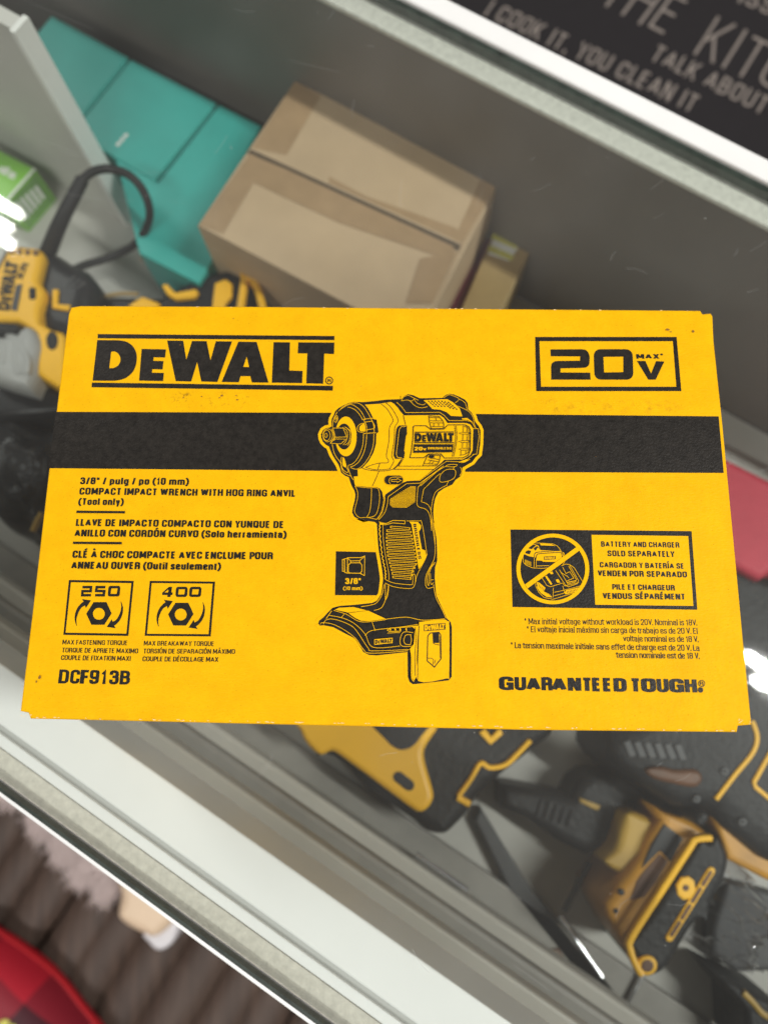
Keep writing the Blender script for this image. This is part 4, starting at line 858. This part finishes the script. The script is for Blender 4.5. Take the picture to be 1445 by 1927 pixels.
# maroon box and ochre box with a label to its right
part('maroon_box', None, [(918, 425), (950, 442), (872, 588), (835, 575)], -.150, FLR, 'maroon', .001, 2)['label'] = 'x'
mo = bpy.data.objects['maroon_box']; tag(mo, 'dark maroon box standing against the right side of the brown carton', 'box')
oc = thing('labelled_box', 'ochre cardboard box with a yellow and white label right of the brown carton', 'box')
part('carton', oc, [(945, 400), (1016, 437), (936, 600), (860, 600)], -.140, FLR, 'ochre', .001, 2)
def lb(a):
    a.fill([z3([(1205, 575), (1320, 625), (1240, 745), (1160, 720)])], 'labelwhite')
    for k in range(3): a.fill([z3([(1195-k*14, 595+k*45), (1295-k*18, 635+k*45), (1285-k*18, 655+k*45), (1185-k*14, 615+k*45)])], 'labelyellow')
printed('label', oc, -.1397, lb)
# green box
gb = thing('green_box', 'small bright green printed box with white letters at the left edge', 'box')
gz = -.160
part('carton', gb, [(-70, 246), (66, 317), (10, 382), (-125, 305)], gz, FLR, 'green', .001, 2)
def gp(a):
    a.text('ds', (-4, 322), (26, 338), 17, 'labelwhite', .2); a.stroke([(66, 317), (10, 381)], 5, 'labelwhite')
printed('lettering', gb, gz+.0002, gp)
sd = MB(); A = G(66, 317, gz); B = G(10, 382, gz); dn = Vector((0, 0, FLR-gz)); nrm = (B-A).cross(ZZ).normalized()
if nrm.dot(CAM-A) < 0: nrm = -nrm
o3 = nrm*.0004
def side(a, b, c, d): return [A.lerp(B, a)+dn*c+o3, A.lerp(B, b)+dn*c+o3, A.lerp(B, b)+dn*d+o3, A.lerp(B, a)+dn*d+o3]
sd.face(side(.08, .95, .08, .95), 'greendark'); FLAT.add('printed_side')
for i in range(5): o3 = nrm*(.0006+i*.00005); sd.face(side(.2+i*.14, .28+i*.14, .3-.03*i, .7), 'labelwhite')
sd.build('printed_side', gb)

# corded yellow tool at the left
lt = thing('corded_power_tool', 'yellow and black power tool with grey metal head and looped cord at left', 'power tool')
part('motor_housing', lt, zT([(30, 90), (120, 95), (330, 120), (460, 170), (580, 250), (710, 310), (790, 410), (815, 500), (790, 600), (900, 700), (700, 1000), (350, 900), (100, 500), (-80, 300)]), -.118, FLR, 'blkgloss', .014, 6)
lsh = part('shell', lt, zT([(-60, 380), (30, 220), (60, 160), (110, 135), (300, 150), (350, 180), (368, 235), (322, 440), (372, 510), (374, 565), (335, 690), (335, 790), (430, 848), (520, 868), (560, 930), (560, 1370), (480, 1340), (310, 1240), (300, 900), (150, 800), (0, 790), (-120, 780)]), -.110, -.150, 'ylw', .005, 5)
part('gear_case', lt, zT([(-160, 870), (0, 880), (150, 850), (195, 805), (250, 810), (300, 850), (330, 920), (335, 1000), (310, 1120), (290, 1220), (235, 1362), (0, 1296), (-160, 1240)]), -.104, FLR, 'gear', .010, 6, True, False, .012)
for p_ in ([(70, 900), (150, 960), (130, 1100), (170, 1240)], [(210, 880), (180, 980), (240, 1120), (230, 1240)], [(-10, 950), (40, 1010), (30, 1150)]): bar('casting_rib', lt, zT(cr(p_)), -.1052, 14, 'gear', .002)
part('collar', lt, zT([(-160, 795), (0, 790), (140, 800), (165, 840), (120, 868), (0, 885), (-160, 885)]), -.100, -.15, 'blk', .003)
part('nose_guard', lt, zT([(-160, 1290), (0, 1310), (240, 1370), (310, 1255), (480, 1345), (560, 1400), (540, 1560), (200, 1600), (-160, 1620)]), -.125, FLR, 'blkgloss', .010, 5)
for p_ in (rrect(245, 495, 305, 600, 20), circ(442, 950, 52, 80, 20)): part('opening', lsh, zT(p_), -.1092, -.112, 'blk', .0008, 2)
for x in (100, 165, 235, 302): part('vent', lsh, zT(circ(x, 195+(x-160)*.06, 26, 24, 12)), -.1093, -.112, 'rust', .0006, 2)
def br(a):
    mini_logo(a, zT([(-30, 690), (55, 270), (160, 290), (85, 700)]), 'blk')
    a.fill([zT([(95, 690), (140, 480), (195, 470), (150, 705)])], 'steel'); a.text('XR', zT([(190, 440)])[0], zT([(250, 300)])[0], 13, 'blk', .18)
printed('brand_plate', lsh, -.1095, br)
bar('trim', lt, zT([(480, 530), (475, 665), (600, 680)]), -.1175, 13, 'ylw', .002)
for k in range(3): bar('housing_mark', lt, zT([(560+k*45, 495+k*10), (640+k*40, 405+k*25)]), -.1178, 3, 'steel', .0008)
cz = -.085
def cp(pts, z): return [G(x, y, z+(dz if len(q) > 2 else 0)) for q in pts for x, y, dz in [(q+(0,))[:3]]]
b = MB(); b.tube([G(78, 505, -.140), G(96, 462, -.118), G(108, 432, -.105), G(122, 402, -.095), G(140, 368, -.088), G(156, 337, cz)], .0062, 'blk', 12, .0046); csl = b.build('cord_sleeve', lt, True)
b = MB(); loop = cr([(155, 338, cz), (178, 322, cz), (208, 318, cz-.004), (242, 329, cz-.01), (268, 356, cz-.018), (282, 395, cz-.03), (276, 430, cz-.045), (256, 458, cz-.06), (232, 473, cz-.070), (200, 487, cz-.072), (160, 499, cz-.066), (125, 515, cz-.06)], False, 8)
b.tube([G(*p_) for p_ in loop], .0031, 'blk', 10); b.build('cord', csl, True)
# black slim tool behind the yellow carton's upper left corner
t2_ = thing('handheld_grinder', 'black and yellow tool lying just above the yellow carton, left of the brown carton', 'power tool')
part('body', t2_, [(178, 575), (205, 552), (300, 556), (345, 530), (385, 512), (432, 502), (462, 506), (486, 545), (505, 620), (460, 700), (200, 700)], -.140, FLR, 'blkgloss', .008, 5)
for p_ in ([(304, 536), (314, 533), (330, 550), (368, 543), (373, 549), (366, 558), (330, 562), (314, 553)], [(404, 532), (424, 524), (436, 532), (436, 556), (424, 570), (416, 600), (396, 600)], [(240, 575), (268, 557), (300, 570), (290, 600)]): part('shell', t2_, p_, -.136, -.150, 'ylw', .0015)
part('lever', t2_, circ(464, 514, 14, 13, 16), -.130, -.150, 'ylw', .003)
for p_ in ([(462, 518), (450, 600)], [(470, 516), (486, 545), (500, 600)]): bar('lever', t2_, p_, -.133, 15, 'ylw', .003)
bar('trim', t2_, cr([(170, 580), (190, 560), (225, 552), (260, 553)]), -.1395, 6, 'ochre', .001)
# dark bag lumps at the far left
db = thing('black_tool_pouch', 'crumpled black plastic pouch left of the yellow carton band', 'pouch')
def lump(name, parent, pts, zt, zb, k, amp=.006, sc_=40, grid=34):
    P = [Vector(p.to_2d()) for p in GP(cr(pts, True, 4), zt)]
    c = sum(P, Vector((0, 0)))/len(P); b = MB(); R = []
    from mathutils import noise
    for j in range(grid):
        t = 1-j/(grid-1)*.985
        r = []
        for p_ in P:
            q = c+(p_-c)*t; h = (zt-zb)*(1-t**4)**.5
            f = min(1, (1-t)*5)
            dzz = noise.ridged_multi_fractal(Vector((q.x*sc_, q.y*sc_, 3.1)), .8, 2.2, 4, .9, 2.)*amp*f
            r.append((q.x, q.y, zb+h+dzz-amp*f))
        R.append(r)
    b.rings(R, k); return b.build(name, parent, True)
lump('pouch_body', db, [(-60, 735), (60, 765), (125, 760), (120, 880), (92, 960), (70, 1012), (52, 1030), (30, 985), (-60, 960)], -.12, FLR, 'blkgloss', .008, 38)
bar('yellow_tab', db, [(62, 1000), (72, 978), (80, 965)], -.118, 9, 'oldyellow', .002)

# tool under the lower edge of the carton
bt = thing('battery_saw', 'yellow and black tool with slotted yellow foot just below the yellow carton', 'power tool')
bz_ = -.125
part('housing', bt, z5(cr([(150, 200), (200, 225), (280, 262), (420, 405), (500, 462), (640, 560), (730, 630), (800, 648), (855, 630), (950, 530), (1005, 445), (1130, 330), (1290, 200), (1400, 80), (1250, -150), (700, -260), (250, -160)], True, 4)), bz_-.004, FLR, 'blk', .010, 5)
bsh = part('shell', bt, z5(cr([(60, 40), (68, 100), (100, 165), (170, 226), (232, 206), (290, 240), (480, 380), (640, 500), (690, 526), (735, 508), (765, 455), (758, 395), (725, 280), (716, 215), (735, 165), (800, 40), (700, -90), (300, -120)], True, 4)), bz_+.003, bz_-.02, 'ylw', .004, 5)
part('opening', bsh, z5(cr([(440, 30), (520, 150), (570, 190), (610, 198), (655, 180), (700, 130), (745, 30)], True, 4)), bz_+.0038, bz_, 'blk', .0008, 2)
sl = []
for a in range(0, 360, 15):
    x, y = 32*math.cos(math.radians(a)), 30*math.sin(math.radians(a)); x += 32 if x > 0 else -32
    c_, s_ = math.cos(math.radians(38)), math.sin(math.radians(38)); sl.append((610+x*c_-y*s_, 362+x*s_+y*c_))
part('opening', bsh, z5(sl), bz_+.0038, bz_, 'blk', .0008, 2)
bar('trim', bt, z5(cr([(1270, 148), (1200, 222), (1140, 275), (1060, 290), (1012, 268), (960, 350), (895, 440)])), bz_-.003, 10, 'ylw', .002); bar('trim', bt, z5([(890, 445), (955, 482)]), bz_-.003, 13, 'ylw', .0021)
part('switch', bt, z5([(1005, 110), (1065, 172), (1130, 115), (1112, 80), (1068, 130), (1035, 85)]), bz_, bz_-.01, 'ylw', .001)
# drill on the right with yellow outlines
dr = thing('cordless_drill', 'large black drill with thin yellow outlines at the right edge', 'power tool')
part('body', dr, z6([(470, 60), (1100, -200), (1600, -300), (1700, 1000), (1440, 880), (1210, 690), (1130, 590), (1020, 580), (900, 560), (780, 480), (560, 330), (480, 220)]), -.115, FLR, 'blk', .014, 6)
bar('outline_bead', dr, z6(cr([(1345, 20), (1375, 120), (1345, 220), (1240, 350), (1125, 500)])), -.1145, 9, 'ylw', .0012)
bar('outline_bead', dr, z6([(1500, 150), (1445, 235), (1355, 395), (1365, 425), (1445, 492), (1500, 530)]), -.1145, 9, 'ylw', .0012)
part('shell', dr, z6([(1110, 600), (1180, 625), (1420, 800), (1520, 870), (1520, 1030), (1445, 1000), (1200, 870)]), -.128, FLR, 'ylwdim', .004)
part('chuck', dr, z6(cr([(700, 320), (790, 300), (880, 320), (1010, 320), (1050, 380), (1000, 430), (880, 410), (760, 380)], True, 4)), -.112, -.13, 'rust', .003)
for k in range(6): part('vent', dr, z6([(560+k*62, 150+k*4), (600+k*62, 140+k*4), (640+k*62, 235+k*4), (600+k*62, 246+k*4)]), -.1138, -.12, 'steel', .0004, 2)
for c_ in ((1180, 330, 26), (1010, 500, 24), (1290, 640, 26)):
    scw = part('screw', dr, z6(circ(*c_)), -.1135, -.12, 'steel', .0006, 3); part('screw_socket', scw, z6(circ(c_[0], c_[1], c_[2]*.45, None, 6)), -.1132, -.114, 'blk', .0002, 2)
part('selector', dr, z6(circ(1045, 620, 45, 48, 20)), -.108, FLR, 'blk', .004)
# tan and black tool left of the drill
nt_ = thing('impact_driver', 'black tool with an ochre block lying left of the battery pack', 'power tool')
part('body', nt_, z6([(-180, 410), (0, 440), (240, 490), (290, 390), (370, 335), (470, 350), (560, 320), (760, 500), (620, 540), (560, 640), (430, 830), (340, 850), (150, 750), (0, 640), (-180, 560)]), -.160, FLR, 'blk', .008, 5)
for k in range(5): bar('grip_rib', nt_, z6([(60+k*46, 500+k*16), (30+k*46, 600+k*16)]), -.1598, 5, 'blkgloss', .0016)
part('clip', nt_, z6([(290, 492), (425, 540), (405, 572), (300, 522)]), -.1585, -.165, 'oldyellow', .001)
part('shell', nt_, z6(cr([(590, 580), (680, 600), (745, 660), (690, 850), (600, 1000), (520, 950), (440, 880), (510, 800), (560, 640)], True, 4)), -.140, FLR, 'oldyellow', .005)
# battery pack
bp = thing('battery_pack', 'yellow and black slide battery pack with charge gauge at lower right', 'battery')
bz2 = -.122
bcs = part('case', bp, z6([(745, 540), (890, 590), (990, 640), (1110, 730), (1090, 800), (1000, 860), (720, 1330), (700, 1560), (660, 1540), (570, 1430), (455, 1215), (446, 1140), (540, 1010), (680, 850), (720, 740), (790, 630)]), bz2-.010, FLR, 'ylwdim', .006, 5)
part('slide_recess', bcs, z6([(812, 650), (930, 740), (850, 890), (785, 820), (670, 930), (735, 770)]), bz2-.0095, bz2-.02, 'blkgloss', .001)
part('side_label', bcs, z6([(780, 830), (838, 880), (760, 1010), (690, 1100), (600, 1120), (640, 1000), (690, 930)]), bz2-.0094, bz2-.02, 'rust', .0008)
for c_ in ((515, 1185, 16), (550, 1070, 20)): part('screw_hole', bcs, z6(circ(*c_)), bz2-.0092, bz2-.02, 'blk', .0004, 2)
cov = part('cover', bp, z6(cr([(995, 790), (1085, 770), (1130, 730), (1190, 800), (1215, 880), (1190, 990), (1110, 1140), (1078, 1250), (1010, 1255), (850, 1520), (770, 1585), (690, 1590), (645, 1500), (615, 1400), (650, 1320)], True, 4)), bz2, FLR, 'blk', .006, 5)
bar('edge_bead', cov, z6(cr([(1095, 735), (1000, 745), (960, 800), (790, 1060), (610, 1340), (602, 1420), (640, 1520), (672, 1570)])), bz2+.0005, 13, 'ylw', .0022)
sbs = part('screw_boss', bp, z6(circ(708, 1520, 62)), bz2+.0015, bz2-.02, 'ylw', .0015); part('screw_hole', sbs, z6(circ(708, 1520, 38)), bz2+.002, bz2, 'rust', .0005, 2)
def slot(x0, y0, x1, y1, r):
    a0 = math.atan2(y1-y0, x1-x0); o = []
    for k in range(9): a = a0-math.pi/2+math.pi*k/8; o.append((x1+r*math.cos(a), y1+r*math.sin(a)))
    for k in range(9): a = a0+math.pi/2+math.pi*k/8; o.append((x0+r*math.cos(a), y0+r*math.sin(a)))
    return o
cg = part('charge_gauge', bp, z6(slot(1098, 940, 843, 1350, 24)), bz2+.0012, bz2-.01, 'ylw', .0008)
for k in range(4):
    t0, t1 = .02+k*.25, .20+k*.25; f = lambda t: (1098-255*t, 940+410*t)
    part('gauge_light', cg, z6(slot(*f(t0), *f(t1), 13)), bz2+.0015, bz2, 'rust', .0003, 2)
sq = [(945+62*math.cos(math.radians(a))-0, 1045+75*math.sin(math.radians(a))) for a in (-75, -35, 15, 60, 105, 145, 195, 240)]
gbt = part('gauge_button', bp, z6(sq), bz2+.0014, bz2-.01, 'ylw', .001); part('button_dot', gbt, z6(circ(942, 1043, 20)), bz2+.0018, bz2, 'rust', .0003, 2)
# clear crumpled bag, dark tool below it, pins and strips built to imitate glints and reflections
pb = lump('plastic_bag', None, z6([(1215, 905), (1330, 930), (1480, 1000), (1600, 1300), (1500, 1690), (1300, 1660), (1150, 1560), (1060, 1420), (1080, 1290), (1130, 1150)]), -.118, FLR+.001, 'film', .030, 60, 70)
tag(pb, 'crumpled clear plastic bag beside the battery pack at lower right', 'plastic bag')
sb = thing('black_tool_case', 'black tool body with one yellow seam at the bottom right corner', 'power tool')
part('body', sb, z6([(1150, 1590), (1330, 1680), (1520, 1760), (1620, 2100), (1330, 2100), (1310, 1800), (1240, 1720)]), -.150, FLR, 'blk', .006); bar('trim', sb, z6(cr([(1290, 1680), (1350, 1740), (1400, 1800), (1445, 1830), (1500, 1850)])), -.1495, 12, 'oldyellow', .0015)
part('dark_cloth', None, z6([(1195, 1000), (1500, 1080), (1560, 1560), (1250, 1560), (1090, 1450), (1100, 1280)]), -.185, FLR, 'steel', .004)
tag(bpy.data.objects['dark_cloth'], 'dark grey pouch lying under the clear plastic bag', 'pouch')
def pin(a, b, z0, z1, r, lab, k='glint_chrome', nm='glint_pin'):  # added pins imitate glints along rails and glass
    m_ = MB(); m_.tube([G(*a, z0), (G(*a, z0)+G(*b, z1))/2, G(*b, z1)], r, k, 10); tag(m_.build(nm, None, True), lab, 'glint pin')
pin((782, 1608), (878, 1676), -.140, -.140, .0020, 'short bright pin imitating a glint on the sliding track below the slotted tool')
pin((1052, 1724), (1132, 1838), -.176, -.176, .0018, 'long bright pin imitating a glint left of the battery pack')
pin((1207, 1836), (1178, 1892), -.185, -.185, .0016, 'small bright pin imitating a glint at the lower tip of the battery pack')
pin((1062, 1715), (1108, 1622), -.185, -.185, .0020, 'dull grey pin for a streak running up towards the ochre block', 'steel')
st = part('dark_reflection_strip', None, [(905, 1520), (1000, 1675), (1150, 1850), (1240, 1990), (1180, 1990), (1080, 1830), (960, 1680), (893, 1545)], -.188, FLR, 'steel', .002)  # added strip imitates a dark reflection
tag(st, 'dark flat strip imitating a reflection, diagonally left of the battery pack', 'reflection strip')
ws = part('brown_reflection_strip', None, [(1026, 1788), (1052, 1785), (1130, 1930), (1170, 2010), (1120, 2010), (1080, 1930)], -.186, FLR, 'brown_reflection', .002)  # added strip imitates a brown reflection
tag(ws, 'brown strip imitating a reflection, at the bottom beside the dark strip', 'wooden strip')
rc = part('red_cloth', None, [(1330, 840), (1370, 862), (1445, 900), (1560, 955), (1580, 1060), (1500, 1095), (1452, 1078), (1432, 1092), (1385, 1066), (1340, 1045)], -.150, FLR, 'red', .006, 4)
tag(rc, 'folded red cloth in the case right of the yellow carton', 'cloth')
dc = part('black_tool_bag', None, [(1345, 1050), (1395, 1068), (1440, 1086), (1540, 1100), (1560, 1500), (1400, 1480), (1340, 1330)], -.160, FLR, 'blk', .008)
tag(dc, 'black bag between the red cloth and the black drill at the right edge', 'bag')

# ------------------------------------------------------------------ behind the case: black mat with lettering
mz = -.30
km = thing('kitchen_mat', 'black kitchen mat with taupe hand lettering beyond the back rail', 'mat')
A = G(1000, 30, mz); mu, mv = A.dot(U), .315
b = MB(); b.box(Q(mu-.35, mv, mz-.004), U*1.3, Vv*.7, ZZ*.004, 'board'); b.build('mat_sheet', km)
b = MB(); b.box(Q(mu-.45, mv-.01, mz-.66), U*1.5, Vv*.9, ZZ*.655, 'casedark')
sh = b.build('side_table', None); tag(sh, 'dark low table carrying the black kitchen mat', 'table')
ma = Art(mz+.0004, 1e-5); ma.face_z = mz+.0004
def z4(p): return Z(880, 0, 565, p)[0]
for t, a, b, c, wt in (('I COOK IT, YOU CLEAN IT', [(75, 70)], [(1075, 540)], 39, .13), ('THE', [(628, 0)], [(945, 168)], 92, .075), ('KITCHEN', [(1090, 250)], [(1850, 615)], 92, .075), ('TALK ABOUT IT', [(872, 285)], [(1530, 605)], 40, .13), ('ISS', [(1295, 8)], [(1452, 74)], 42, .13)):
    ma.text(t, z4(a), z4(b), c, 'chalk', wt, .16)
ma.done('lettering', km)

# ------------------------------------------------------------------ in front of the case
fz = -.62
rm = MB()
oA = G(170, 1700, fz); du = oA.dot(U); dv = oA.dot(Vv)
for i in range(-9, 16):
    u = du+i*.052+random.uniform(-.007, .007); ln = .40+random.uniform(-.035, .03); wd = .0285+random.uniform(-.005, .004); prof = []
    R = []
    for j in range(15):
        t = j/14; v = dv+.22-ln*t; w_ = wd*(1 if t < .8 else math.sqrt(max(.02, 1-((t-.8)/.2)**2)))
        wob = random.uniform(-.0012, .0012)
        R.append([Q(u+w_*math.cos(a)+wob, v, fz-.03+w_*random.uniform(.5, .6)*math.sin(a)) for a in [2*math.pi*k/10 for k in range(10)]])
    rm.rings(R, 'slat')
slm = rm.build('slatted_mat', None, True); tag(slm, 'dark brown mat of rounded wooden slats below the front rail', 'mat')
b = MB(); b.box(Q(du-.7, dv-.35, -.95), U*1.8, Vv*.57, ZZ*(.95+fz-.056), 'ground'); lo = b.build('low_bench', None); tag(lo, 'dark low bench under the brown slatted mat', 'bench')
pg = thing('plaid_bag', 'red and black buffalo plaid bag with red piping at the lower left corner', 'bag')
pz = -.55
edge = cr([(-160, 1640), (-40, 1722), (45, 1778), (110, 1830), (155, 1885), (200, 1945), (250, 2040)], False, 5)
b = MB(); b.slab(GP(edge+[(100, 2200), (-200, 2200), (-260, 1800)], -.618), -.625, pz, 'plaid', .05, 8, .07); b.build('bag_body', pg, True)
b = MB(); b.tube([G(x, y, -.618)+Vector((-.003, -.004, .004)) for x, y in edge], .0075, 'trimred', 10); b.build('piping', pg, True)
def yd(a):
    for (x, y, r) in ((10, 1925, 9), (25, 1932, 6), (-4, 1931, 8)): a.fill([circ(x, y, r, r*.7, 14)], 'labelyellow')
printed('yellow_print', pg, pz+.0003, yd)
sh_ = thing('shoe', 'cream shoe with a white rubber sole showing under the front rail', 'shoe')
part('upper', sh_, cr([(228, 1640), (222, 1690), (217, 1722), (228, 1742), (262, 1762), (290, 1768), (318, 1745), (345, 1700), (370, 1640)], True, 4), -.565, fz-.02, 'cream', .016, 6)
part('sole', sh_, cr([(270, 1752), (278, 1775), (292, 1789), (308, 1788), (326, 1772), (340, 1735), (355, 1690), (330, 1690)], True, 4), -.585, fz-.02, 'sole', .006, 4)
# fluffy trim: many fine strands
fu = MB(); base = [G(x, y, -.60) for x, y in ((20, 1500), (70, 1545), (120, 1610), (160, 1650), (200, 1690), (225, 1660), (200, 1600), (100, 1500))]
fb = MB(); fb.slab(GP([(-10, 1470), (55, 1525), (95, 1570), (120, 1605), (150, 1640), (190, 1672), (222, 1665), (235, 1600), (100, 1460)], -.60), fz-.01, -.60, 'fur', .012, 4)
for i in range(2600):
    t = random.random(); tt = t*6.0; k = int(tt); pth = ((-10, 1475), (55, 1532), (95, 1576), (122, 1612), (155, 1648), (195, 1678), (222, 1660))
    a_, b_ = pth[k], pth[min(k+1, 6)]; x = a_[0]+(b_[0]-a_[0])*(tt-k)+random.uniform(-6, 22); y = a_[1]+(b_[1]-a_[1])*(tt-k)-random.uniform(-3, 24)
    p_ = G(x, y, -.60+random.uniform(-.006, .006)); ang = math.radians(random.gauss(-112, 26)); ln = random.uniform(.007, .020)*(1+.6*math.sin(t*31)); d = Vector((math.cos(ang), math.sin(ang), random.uniform(-.1, .35))); n = d.cross(ZZ).normalized()*.0005
    q = p_+d*ln*.6+Vector((0, 0, .002)); r = p_+d*ln-Vector((0, 0, .003))
    fb.face((p_-n, q-n*.7, q+n*.7, p_+n), 'fur'); fb.face((q-n*.7, r, q+n*.7), 'fur')
FLAT.add('fur_trim'); tag(fb.build('fur_trim', None), 'pale pink fluffy fur piece left of the cream shoe under the rail', 'fur')
